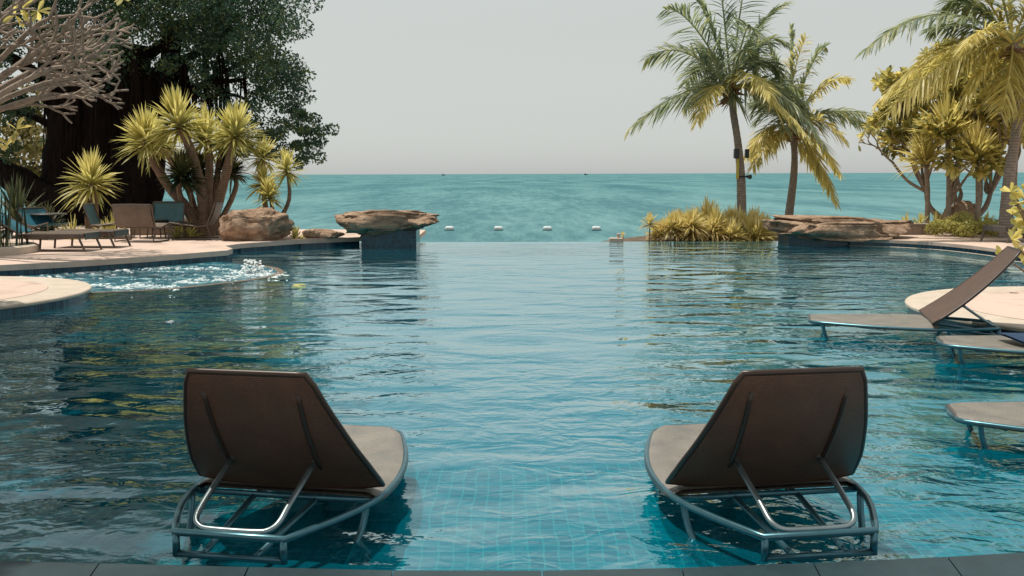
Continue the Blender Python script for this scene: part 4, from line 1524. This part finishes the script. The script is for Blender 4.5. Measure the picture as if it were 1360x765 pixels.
# (px, py, radius m, count weight)
for (x, y, r_) in [(388, 20, 0.9), (402, 75, 0.9), (408, 125, 0.8), (392, 165, 0.8), (380, 195, 0.55), (412, 150, 0.45), (414, 175, 0.5), (360, 30, 1.2), (350, 80, 1.0), (320, 10, 1.3), (320, 55, 1.0), (280, 20, 1.3), (270, 55, 1.0), (235, 10, 1.3), (225, 45, 0.9),
                   (190, 20, 1.2), (190, -30, 1.6), (250, -40, 1.7), (310, -40, 1.7), (370, -30, 1.3), (385, -50, 1.2), (130, -20, 1.6), (80, 0, 1.6), (40, -40, 1.7), (-20, 0, 1.7), (-70, -20, 1.8),
                   (360, 150, 0.65), (340, 185, 0.5), (395, 110, 0.9), (370, 115, 0.8), (330, 105, 0.7), (365, 180, 0.6), (410, 95, 0.7), (290, 80, 0.6), (245, 80, 0.6), (350, 205, 0.35), (325, 165, 0.45), (375, 60, 1.0),
                   (260, -95, 1.7), (340, -100, 1.5), (180, -100, 1.8), (100, -90, 1.9), (60, -125, 1.6), (-10, -100, 1.6), (210, -160, 1.6), (290, -150, 1.3), 
                   (432, 190, 0.5), (440, 180, 0.4), (425, 200, 0.4), (440, 150, 0.4), (438, 165, 0.5), (415, 205, 0.35), (385, 205, 0.4), (215, 90, 0.8), (235, 112, 0.6), (258, 98, 0.7), (228, 135, 0.5), (275, 125, 0.5), (-10, 150, 0.9), (20, 125, 0.8), (42, 142, 0.6), (-25, 190, 0.8), (62, 200, 0.45), (15, 205, 0.5), (-100, 60, 1.6), (-30, 90, 1.0), (30, 60, 1.0), (80, 60, 0.9), (150, 50, 1.0), (-60, 140, 1.0)]:
    clumps.append((x, y, r_, random.uniform(-2.2, 1.8)))
    if r_ > 0.9:
        clumps.append((x + random.uniform(-25, 15), y + random.uniform(-25, 15), r_ * 0.9, random.uniform(-2.8, 3.2)))
for (x, y, r_, dy) in clumps:
    c = P(x - 22 if x > 300 else x, y, BD + dy)
    n = int(680 * r_ * r_ + 130)
    for k in range(3 + int(r_ * 3)):
        cc = np.array(c) + rng.normal(0, 0.55, 3) * r_
        blob_leaves(mb, cc, (r_ * 0.55, r_ * 0.55, r_ * 0.42), n // (3 + int(r_ * 3)) + 20, 0.125, 0.06, 0.5, rng.uniform(0, 1))
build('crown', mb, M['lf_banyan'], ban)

# sunlit bushes beyond the banyan, seen through its roots
for (x, y, r_, lab) in ((45, 215, 1.5, 'sunlit yellow bush glimpsed behind the banyan trunk, left of the yucca'), (70, 262, 0.9, 'low sunlit bush beyond the leaning banyan root'), (15, 160, 1.3, 'sunlit tree foliage behind the bare plumeria branches')):
    c = P(x, y, 36)
    root = thing('garden_bush', lab, 'bush', (c.x, 36, ZD - 0.03))
    mb = MB()
    mb.tube(smooth_path([(c.x, 36, ZD - 0.1), (c.x + 0.1, 36, (c.z + ZD) / 2), (c.x, 36, c.z)], 4), 0.07, 6)
    build('stem', mb, M['bark_dark'], root)
    mb = MB()
    for k in range(7):
        blob_leaves(mb, np.array(c) + rng.normal(0, 0.55, 3) * r_, (r_ * 0.5,) * 3, 170, 0.22, 0.12, 0.5, rng.uniform(0, 1))
    build('foliage', mb, M['lf_back'], root)

# ---------------- bare plumeria, upper left
pb = P(-95, 330, 18.5)
plu = thing('plumeria_tree', 'bare pale plumeria tree with forking stubby branches, upper left', 'tree', (pb.x, 18.5, ZD))
mb = MB()
tips = []
top = P(-85, 190, 18.5)
mb.tube(smooth_path([(pb.x, 18.5, ZD - 0.05), (pb.x + 0.1, 18.4, 1.1), top], 5), list(np.linspace(0.17, 0.12, 11)), 10)
build('trunk', mb, M['bark_pale'], plu, True)
mb = MB()
for (tx, ty, dz) in ((60, 110, -0.3), (50, 70, 0.8), (40, 40, -0.9), (-40, 60, -1.0), (20, 140, 0.6), (70, 90, -1.2), (60, 60, 0.3), (20, 90, -0.6), (70, 125, 0.2), (40, 95, 1.0), (-10, 30, 0.4)):
    tgt = P(tx, ty, 18.5 + dz)
    d_ = tgt - top
    sp = smooth_path([top, top + d_ * 0.55 + Vector((0, 0, 0.12)), tgt], 4)
    mb.tube(sp, list(np.linspace(0.070, 0.040, len(sp))), 7)
    for kk in range(2):
        branching(mb, tgt if kk == 0 else sp[6], Vector((abs(d_.x) + 0.4, d_.y + random.uniform(-.5, .5), max(d_.z, 0.0) * 0.45 + random.uniform(-0.2, 0.4))) if tx > -50 else d_, 0.50, 0.036, 3, 0.55, tips, 0.05, (2, 2, 3), 0.82, 0.84, 6)
build('branches', mb, M['bark_pale'], plu, True)
mb = MB()
for (x, y) in ((22, 172), (8, 195), (-10, 180), (30, 12), (50, 15), (20, 20), (165, -3)):
    c = np.array(P(x, y, 18.0))
    n = 7
    dd = unit(rng.normal(0, 1, (n, 3)) + np.array([0.3, 0, 0.1]))
    mb.obovate(np.tile(c, (n, 1)), dd, unit(rng.normal(0, .5, (n, 3)) + np.array([0, -.3, 1])), 0.26, 0.10, rng.uniform(0.2, 1, n))
build('leaves', mb, M['lf_plum'], plu)

# ---------------- yuccas, left
def yucca(name, label, stems, d, mat_head, L, wd, cat='yucca', group=None, r_=0.07, base=None, n=90, zb=None, spread=(8, 110), bark=None):
    b0 = P(stems[0][0][0], stems[0][0][1], d)
    zb_ = ZD if zb is None else zb
    root = thing(name, label, cat, (b0.x, d, zb_), group)
    for st in stems:
        pts = [P(x, y, d + (st_dz)) for (x, y), st_dz in zip(st[:-1], np.linspace(0, st[-1][0], len(st) - 1))]
        if pts[0].z < zb_ + 0.25:
            pts[0].z = zb_ - 0.05
        sp = smooth_path(pts, 5) if len(pts) > 1 else pts
        rr = r_ * (st[-1][1] if len(st[-1]) > 1 else 1)
        mb = MB()
        mb.tube(sp, [rr * (1.15 - 0.4 * k / (len(sp) - 1)) * (1 + 0.06 * (k % 2)) for k in range(len(sp))], 9)
        build('stem', mb, bark or M['bark_yucca'], root, True)
        mb = MB()
        ax = (sp[-1] - sp[-3]).normalized() * 0.6 + Vector((0, 0, 0.8))
        k = st[-1][2] if len(st[-1]) > 2 else 1.0
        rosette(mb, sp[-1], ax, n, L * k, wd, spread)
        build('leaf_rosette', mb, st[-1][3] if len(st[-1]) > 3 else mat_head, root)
    return root


YD = 24.2
yucca('yucca_tree', 'big many-headed yucca with yellow-green leaves behind the deck chairs',
      [[(268, 312), (255, 285), (222, 245), (197, 200), (194, 182), (-0.4, 1.25, 1.05)], [(270, 312), (268, 260), (255, 205), (236, 160), (-0.8, 1.3, 1.1)], [(272, 312), (276, 265), (278, 215), (273, 178), (0.3, 1.1, 1.0)],
       [(276, 312), (290, 270), (304, 215), (313, 175), (-0.5, 1.2, 1.05)], [(274, 312), (285, 260), (292, 210), (300, 190), (0.9, 0.8, 0.8)], [(266, 312), (250, 285), (238, 255), (241, 230), (-0.7, 0.8, 0.80, M['lf_yucca_dark'])],
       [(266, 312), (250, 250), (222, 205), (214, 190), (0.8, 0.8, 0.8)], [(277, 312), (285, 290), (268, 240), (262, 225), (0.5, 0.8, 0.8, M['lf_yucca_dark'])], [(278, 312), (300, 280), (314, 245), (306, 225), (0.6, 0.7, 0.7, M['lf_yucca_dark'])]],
      YD, M['lf_yucca'], 0.80, 0.068, 'yucca', None, 0.095, None, 240, None, (4, 104))
yucca('yucca', 'single tall yucca with a round yellow-green head beside the banyan trunk', [[(125, 305), (126, 275), (121, 238), (0, 1, 1.1)]], 24.8, M['lf_yucca'], 0.80, 0.062, 'yucca', None, 0.085, None, 170, None, (5, 112), M['bark_yucca'])
yucca('yucca', 'short young yucca beneath the single tall yucca', [[(117, 305), (116, 280), (113, 258), (0, 1, 0.72)]], 25.0, M['lf_yucca'], 0.7, 0.05, 'yucca', None, 0.07, None, 70)
yucca('yucca', 'slender three-headed yucca growing from behind the boulder', [[(358, 300), (352, 270), (350, 240), (0.2, 1, 0.72)], [(356, 300), (350, 250), (349, 205), (0.5, 1, 0.8)], [(366, 300), (384, 265), (381, 222), (-0.3, 0.8, 0.75)], [(360, 300), (362, 280), (358, 258), (-0.3, 0.8, 0.7)]],
      23.4, M['lf_yucca'], 0.68, 0.062, 'yucca', None, 0.06, None, 120)

# small ground plants, left
def tuft(name, label, px, py, d, zb, L, n, mat, group=None, wd=0.035, spread=(3, 75), droop=0.25, cat='plant', stem_h=0.0, heads=1):
    c = P(px, py, d)
    root_loc = (c.x, d, zb)
    mb = MB()
    for h in range(heads):
        off = (random.uniform(-.18, .18) if heads > 1 else 0, random.uniform(-.15, .15) if heads > 1 else 0)
        hz = stem_h * random.uniform(0.5, 1.1)
        if stem_h:
            mb.tube([(c.x + off[0], d + off[1], zb - 0.03), (c.x + off[0] * 1.2, d + off[1], zb + hz)], 0.018, 5)
            mb.r = [0.0] * len(mb.f) if h == 0 else mb.r[:]
        rosette(mb, (c.x + off[0] * 1.2, d + off[1], zb + hz + 0.03), (0, 0, 1), n, L * random.uniform(0.8, 1.1), wd, spread, droop, 0.05, 1.0)
    return tag(build(name, mb, mat, None, False, root_loc), label, cat, group)


gl = [(96, 300, 23.2, 0.62, 'spiky yellow plant between the teal chair and the banyan root'), (140, 296, 24.0, 0.6, 'yellow-green spiky plant at the foot of the single yucca'), (152, 292, 24.3, 0.7, 'upright yellow spiky plant left of the brown sling chair'),
      (235, 300, 23.9, 0.55, 'yellow spiky plant behind the small dark table'), (252, 298, 23.8, 0.5, 'yellow spiky plant beneath the big yucca trunks'), (392, 304, 23.2, 0.42, 'small yellow spiky plant between the boulder and the low rock')]
for (x, y, d, L, lab) in gl:
    tuft('spiky_plant', lab, x, y, d, ZD - 0.02, L, 70, M['lf_yucca'], 'small spiky plants on the left deck border', 0.045)

# reeds in the kerbed planter, left edge
q = gp(-20, 338, ZD)
b = MB()
b.lathe((q.x - 0.35, q.y + 0.35, ZD), [(1.05, -0.02), (1.1, 0.0), (1.1, 0.13), (1.04, 0.16), (0.98, 0.13), (0.98, 0.09)], 40)
pl = tag(build('planter_kerb', b, M['rim'], None, False, (q.x, q.y, ZD)), 'low round pale kerb of the reed planter at the left edge', 'planter')
n = 150
oc = np.stack([q.x - 0.35 + rng.normal(0, 0.42, n), q.y + 0.35 + rng.normal(0, 0.32, n), np.full(n, ZD + 0.05)], 1)
mb = MB()
mb.swords(oc, np.stack([rng.normal(0.03, 0.13, n), rng.normal(0, 0.13, n), np.ones(n)], 1), rng.uniform(0.8, 1.75, n), 0.05, 0.04, rng.uniform(0, 1, n), prof=(0.9, 1, 0.8))
tag(build('reed_clump', mb, M['lf_reed'], None, False, (q.x, q.y, ZD)), 'dark clump of upright reeds in the round planter at the left edge', 'reeds')
# dark palm-like bushes on the far left
for (x, y, d, L, lab) in ((20, 262, 24.0, 1.25, 'dark leafy plant behind the reeds, partly hidden'), (60, 285, 25.5, 0.9, 'dark spreading plant behind the pale topped table')):
    c = P(x, y, d)
    tuft('dark_shrub', lab, x, y, d, ZD - 0.03, L, 130, M['lf_reed'], None, 0.08, (5, 95), 0.3, 'plant', c.z - ZD - 0.3)

# ---------------- tufts beyond the water edge
G2 = 'spiky shrubs on the far water edge'
tf = [(863, 296, 25.2, 0.30, 0.40, 1, 'first small spiky shrub from the left on the far water edge'), (876, 300, 25.6, 0.42, 0.30, 2, 'spiky shrub second from the left on the far edge'), (893, 298, 25.3, 0.45, 0.35, 2, 'thin stemmed spiky shrub third from the left on the far edge'),
      (908, 300, 25.9, 0.50, 0.35, 3, 'spiky shrub just left of the tallest yellow tufts'), (923, 300, 25.4, 0.52, 0.38, 3, 'low spiky shrub in front of the tallest yellow tufts'), (935, 300, 26.4, 0.60, 0.45, 3, 'tallest yellow spiky shrub in the middle of the far bed'),
      (950, 300, 25.6, 0.58, 0.30, 3, 'yellow spiky shrub left of the tall palm trunk'), (965, 300, 26.2, 0.62, 0.35, 3, 'bushy spiky shrub before the tall palm trunk on its left'), (975, 306, 25.3, 0.55, 0.12, 2, 'low pinkish spiky shrub in front of the tall palm'),
      (990, 300, 26.0, 0.68, 0.28, 3, 'dense spiky shrub right of the tall palm trunk'), (1003, 303, 25.6, 0.70, 0.15, 2, 'large round spiky shrub next to the long flat rock'), (1014, 304, 26.3, 0.60, 0.15, 2, 'pink tinged spiky shrub touching the long flat rock')]
random.seed(23)
for (x, y, d, L, sh, hd, lab) in tf:
    tuft('spiky_shrub', lab, x, y, d, -0.04, L * 1.08, 70 + 20 * hd, M['lf_tuft'], G2, 0.038, (2, 88), 0.28, 'shrub', sh * 1.1, hd + (1 if hd > 1 else 0))
tuft('spiky_plant', 'tiny yellow spiky plant beside the low stone block on the water edge', 827, 312, 25.0, -0.02, 0.16, 26, M['lf_tuft'], None, 0.03, (5, 100), 0.2, 'plant', 0.18)
q = P(818, 319, 24.95)
b = MB()
b.rbox((q.x, 24.95, 0.03), (0.34, 0.2, 0.10), None, 0.015)
b.rbox((q.x + 0.06, 24.95, 0.12), (0.08, 0.1, 0.14), None, 0.012)
tag(build('stone_block', b, M['rim'], None, False, (q.x, 24.95, 0)), 'low pale stone block with a stub on the far water edge', 'block')

# ---------------- right garden
G3 = 'slim young yuccas on the right'
for (x, yb_, yt, d, L, lab) in ((1230, 300, 208, 25.6, 0.85, 'slim yucca with a pale trunk, left of the three'), (1258, 300, 172, 25.2, 0.95, 'slim yucca with the tallest pale trunk, middle of the three'), (1297, 300, 205, 24.6, 0.85, 'slim yucca with a pale trunk, right of the three')):
    yucca('young_yucca', lab, [[(x + 1, yb_), (x + 2, (yb_ + yt) / 2), (x - 1, yt), (0, 1, 1.0)]], d, M['lf_palm_y'], L * 1.15, 0.07, 'yucca', G3, 0.06, None, 170, ZR, (2, 80), M['bark_pale'])
# plumeria shrubs with leaves
def plumeria(label, px, d, starts, depth, leafy, seed):
    random.seed(seed)
    leafy = leafy + 9
    b0 = P(px, 300, d)
    root = thing('plumeria_shrub', label, 'tree', (b0.x, d, ZR), 'leafy plumerias on the right')
    mb = MB()
    tips = []
    mb.tube([(b0.x, d, ZR - 0.05), (b0.x + 0.02, d, ZR + 0.35)], [0.13, 0.10], 9)
    nodes = []
    for ox, oy, oz in ((-0.42, 0.15, 1.0), (0.10, -0.2, 1.25), (0.50, 0.1, 0.95)):
        nd = Vector((b0.x + ox, d + oy, ZR + oz))
        nodes.append(nd)
        sp = smooth_path([(b0.x, d, ZR + 0.25), (b0.x + ox * 0.75, d + oy, ZR + 0.25 + oz * 0.35), nd], 5)
        mb.tube(sp, list(np.linspace(0.088, 0.055, len(sp))), 9)
    for (tx, ty, dz, lv) in starts:
        e = P(tx, ty, d + dz)
        a = min(nodes, key=lambda q_: abs(q_.x - e.x))
        if (e - a).length < 0.25:
            e = a + Vector((0.1, 0, 0.3))
        sp = smooth_path([a, a.lerp(e, 0.5) + Vector((random.uniform(-.06, .06), 0.05, -0.10)), e], 4)
        mb.tube(sp, list(np.linspace(0.046, 0.032, len(sp))), 8)
        branching(mb, e, e - a, 0.44, 0.032, depth + (1 if lv else 0), 0.72, tips, 0.12, (2, 2, 3), 0.80, 0.78, 6)
        if not lv:
            for i in range(len(tips)):
                if len(tips[i]) == 2:
                    tips[i] = tips[i] + (0,)
        else:
            for i in range(len(tips)):
                if len(tips[i]) == 2:
                    tips[i] = tips[i] + (1,)
    build('branches', mb, M['bark_pale'], root, True)
    mb = MB()
    for e, dd, lv in tips:
        n = leafy - 6 if lv else 2
        dr = unit(rng.normal(0, 0.8, (n, 3)) + np.array(dd) * 0.6 + np.array([0, -0.1, 0.0]))
        mb.obovate(np.tile(np.array(e), (n, 1)) + rng.normal(0, 0.03, (n, 3)), dr, unit(rng.normal(0, .4, (n, 3)) + np.array([-.2, -.3, 1])), 0.27 * rng.uniform(0.55, 1.25, n), 0.115, rng.uniform(0, 1, n))
    build('leaves', mb, M['lf_plum'], root)
    return root


plumeria('leafy plumeria whose bare lower branch reaches left towards the sea', 1252, 26.6, [(1185, 215, 0.4, 0), (1222, 235, 0.3, 1), (1265, 238, -0.4, 1), (1205, 200, 0.8, 1), (1240, 130, 0.2, 1), (1240, 215, -0.6, 1), (1272, 205, 0.5, 1), (1225, 190, 0.9, 1), (1262, 180, -0.2, 1), (1210, 170, 0.3, 1), (1235, 150, 0.2, 1), (1280, 150, -0.3, 1)], 3, 12, 4)
plumeria('leafy plumeria behind the right slim yucca and the layered rock', 1290, 26.0, [(1275, 215, 0.4, 1), (1310, 238, 0.5, 1), (1280, 240, -0.5, 1), (1315, 150, 0.2, 1), (1330, 225, -0.3, 1), (1318, 200, -0.5, 1), (1300, 180, 0.6, 1), (1335, 175, 0.1, 1), (1290, 160, -0.4, 1), (1345, 200, 0.5, 1)], 3, 13, 9)
plumeria('leafy plumeria at the right edge beside the yellow palm trunk', 1372, 25.0, [(1350, 215, 0.4, 1), (1340, 185, -0.5, 1), (1375, 180, 0.6, 1), (1400, 190, 0.1, 1)], 3, 13, 19)

# low spreading shrub
root_c = P(1282, 305, 23.6)
mb = MB()
for k in range(26):
    t = random.uniform(0, 1)
    x = 1240 + 88 * t
    h = 0.18 + 0.42 * math.sin(PI * min(1, max(0.02, t))) ** 0.6 * (1 - 0.35 * t)
    c = P(x, 305, 23.8 + random.uniform(-0.6, 0.9))
    cc = (c.x, c.y, ZR + h * random.uniform(0.25, 0.8))
    blob_leaves(mb, cc, (0.26, 0.26, 0.15), 210, 0.085, 0.035, 0.6, rng.uniform(0, 1))
tag(build('low_shrub', mb, M['lf_shrub'], None, False, (root_c.x, 23.8, ZR)), 'low spreading yellow-green shrub on the right pool deck', 'shrub')
for (x, y, d, L, lab) in ((1205, 292, 25.0, 0.45, 'small spiky plant behind the low stone wall, left one'), (1222, 292, 25.1, 0.42, 'yellow spiky plant behind the low stone wall, by the slim yucca'), (1243, 290, 25.0, 0.45, 'spiky plant between the low stone wall and the shrub'), (1312, 290, 25.2, 0.48, 'grey-green spiky plant right of the layered rock')):
    tuft('spiky_plant', lab, x, y, d, ZR + 0.0, L, 40, M['lf_yucca'], 'small spiky plants on the right', 0.045, (5, 70), 0.2, 'plant', 0.2)

# yellow leafy shrub at the right edge, near
yd = 13.2
yb = P(1375, 345, yd)
ys = thing('yellow_leaf_shrub', 'bright yellow broad-leaved shrub at the right edge above the raised lounger', 'shrub', (yb.x, yd, 0.13))
mb = MB()
mt = MB()
for (x, y, k) in ((1342, 255, 8), (1352, 270, 8), (1344, 285, 8), (1358, 262, 8), (1362, 292, 9), (1350, 300, 8), (1368, 250, 8), (1343, 318, 6), (1330, 341, 6), (1360, 326, 7), (1375, 300, 8), (1380, 270, 8), (1356, 345, 5), (1390, 320, 8)):
    dz = random.uniform(-0.35, 0.35)
    c = P(x, y, yd + dz)
    st = Vector((yb.x + random.uniform(-.1, .1), yd, 0.13))
    m_ = st.lerp(c, 0.55) + Vector((0.12, 0, -0.02))
    mt.tube(smooth_path([st, m_, c], 4), list(np.linspace(0.018, 0.007, 9)), 6)
    dr = unit(rng.normal(0, 1, (k, 3)) + np.array([0, -0.2, 0.25]))
    mb.obovate(np.tile(np.array(c), (k, 1)), dr, unit(rng.normal(0, .5, (k, 3)) + np.array([-.2, -.8, 0.7])), 0.15 * rng.uniform(0.75, 1.2, k), 0.085, rng.uniform(0, 1, k))
build('stems', mt, M['bark_yucca'], ys, True)
build('leaves', mb, M['lf_yellow'], ys)

# shade tree beside the terrace, above and behind the left lounger
def shade_tree(sx, sy, label, rad, nclump):
  st = thing('shade_tree', label, 'tree', (sx, sy, 0.09))
  mb = MB()
  mb.tube(smooth_path([(sx, sy, 0.0), (sx + 0.2, sy + 0.3, 1.8), (sx + 0.9, sy + 1.0, 3.6), (sx + 2.4, sy + 2.6, 5.4)], 5), list(np.linspace(0.3, 0.16, 16)), 10)
  for k in range(7):
      a = k * 0.9
      mb.tube(smooth_path([(sx + 1.2, sy + 1.3, 4.0), (sx + 2.4 + 1.2 * math.cos(a), sy + 2.6 + 1.2 * math.sin(a), 5.3), (sx + 3.2 + 2.6 * math.cos(a), sy + 3.4 + 2.4 * math.sin(a), 6.4)], 4), list(np.linspace(0.13, 0.04, 9)), 7)
  build('trunk', mb, M['bark_dark'], st, True)
  mb = MB()
  for k in range(nclump):
      a, rr = random.uniform(0, 2 * PI), rad * math.sqrt(random.random())
      c = (sx + 3.3 + rr * math.cos(a), sy + 3.5 + 1.2 * rr * math.sin(a), 6.1 + random.uniform(-0.8, 1.2))
      blob_leaves(mb, c, (0.8, 0.8, 0.5), 150, 0.26, 0.14, 0.5, rng.uniform(0, 1))
  build('crown', mb, M['lf_banyan'], st)


shade_tree(-10.9, 4.0, 'broad shade tree on the terrace left of the left lounger', 4.1, 230)
shade_tree(-6.8, -4.4, 'unseen tree added on the terrace behind the camera to block sky light', 3.0, 90)  # added out of view to keep sky light off the lounger backs

# ================================================================== SMALL THINGS
# buoys on the sea
for (x, lab) in ((597, 'first white float from the left on the sea, nearest the flat rock'), (662, 'second white float from the left on the sea'), (727, 'third white float from the left on the sea'), (792, 'last white float on the right of the line at sea')):
    q = gp(x, 306, -4.0)
    o = thing('sea_float', lab, 'float', q, 'white floats in a line on the sea')
    b = MB()
    b.rbox((q.x, q.y, q.z + 0.20), (0.85, 0.6, 0.44), None, 0.12)
    build('body', b, M['white'], o)
    b = MB()
    b.rbox((q.x, q.y, q.z + 0.02), (0.95, 0.7, 0.14), None, 0.03)
    build('base_ring', b, M['dark'], o)
# far boats
for (x, lab) in ((589, 'tiny far boat on the horizon left of centre'), (778, 'tiny far boat on the horizon right of centre')):
    q = P(x, 231.2, 4200)
    o = thing('far_boat', lab, 'boat', (q.x, 4200, -4.0), 'boats on the horizon')
    b = MB()
    b.prism([(q.x - 7, 4198), (q.x + 5, 4198), (q.x + 9, 4200), (q.x + 5, 4202), (q.x - 7, 4202)], -4.3, -1.4)
    build('hull', b, M['dark'], o)
    b = MB()
    b.rbox((q.x - 2, 4200, 0.5), (5, 3, 3.8), None, 0.2)
    build('cabin', b, M['coping'], o)
# floating leaf and petal
for (x, y, s, mt_, nm, lab, cat) in ((389, 379, 0.17, M['lf_yellow'], 'fallen_leaf', 'yellow leaf floating on the pool right of the spa', 'leaf'), (220, 427.5, 0.11, M['foam'], 'floating_petal', 'small white petal floating on the dark water left of centre', 'petal')):
    q = gp(x, y, 0.012)
    mb = MB()
    n = 3
    mb.obovate(np.tile(np.array(q), (n, 1)) + rng.normal(0, 0.02, (n, 3)) * np.array([1, 1, .1]), unit(np.array([[1, .2, .02], [.8, -.6, .02], [.6, .7, .02]])), np.array([[0, 0, 1.0]] * n), s, s * .55, np.array([.5, .7, .9]))
    tag(build(nm, mb, mt_, None, False, q), lab, cat)

# foam in the spa and the jet
mb = MB()
def puff(c, r_, fl=0.5, el=1.0):
    k = len(mb.v)
    n1, n2 = 7, 2
    for i in range(n2 + 1):
        ph = PI / 2 * i / n2
        for j in range(n1):
            a = 2 * PI * j / n1 + i * 0.4
            rr = r_ * max(0.02, math.cos(ph)) * random.uniform(0.6, 1.3)
            mb.v.append((c[0] + rr * el * math.cos(a), c[1] + rr * math.sin(a), c[2] + r_ * fl * math.sin(ph) * random.uniform(0.7, 1.3)))
    for i in range(n2):
        for j in range(n1):
            j2 = (j + 1) % n1
            mb.face((k + i * n1 + j, k + i * n1 + j2, k + (i + 1) * n1 + j2, k + (i + 1) * n1 + j))


def streak(x0, y0, x1, y1, n, wpx, dens=1.0):
    for k in range(int(n * 1.7)):
        t = random.random()
        x = x0 + (x1 - x0) * t + random.gauss(0, 5)
        y = y0 + (y1 - y0) * t + random.gauss(0, wpx) + 1.2 * math.sin(t * 9)
        q = gp(x, y, 0.0)
        puff((q.x, q.y, -0.002), random.uniform(0.006, 0.027) * (1 if random.random() < 0.92 else 1.6), random.uniform(0.10, 0.45), random.uniform(1.0, 2.2))


streak(75, 366, 130, 362, 150, 1.2)
streak(130, 362, 180, 359, 170, 1.0)
streak(190, 357, 250, 356, 200, 1.3)
streak(255, 356, 310, 357, 150, 1.0)
streak(105, 378, 160, 381, 190, 1.2)
streak(150, 381, 235, 380, 260, 1.5)
streak(235, 374, 300, 370, 220, 1.2)
streak(300, 368, 372, 364, 300, 1.6)
streak(312, 362, 355, 361, 220, 1.6)
streak(30, 368, 100, 372, 90, 2.0)
streak(120, 370, 330, 364, 170, 6.0)
q = gp(334, 362, 0)
for k in range(140):   # the jet
    h = random.random() ** 1.5
    puff((q.x + random.gauss(0, 0.16 * (1 - h) + 0.03), q.y + random.gauss(0, 0.1), h * 0.22 - 0.01), random.uniform(0.012, 0.032), random.uniform(0.6, 1.1))
o = build('spa_foam', mb, M['foam'], None, True)
struct(o, 'stuff')
tag(o, 'white churning foam and a jet in the spa by the left deck', 'foam')
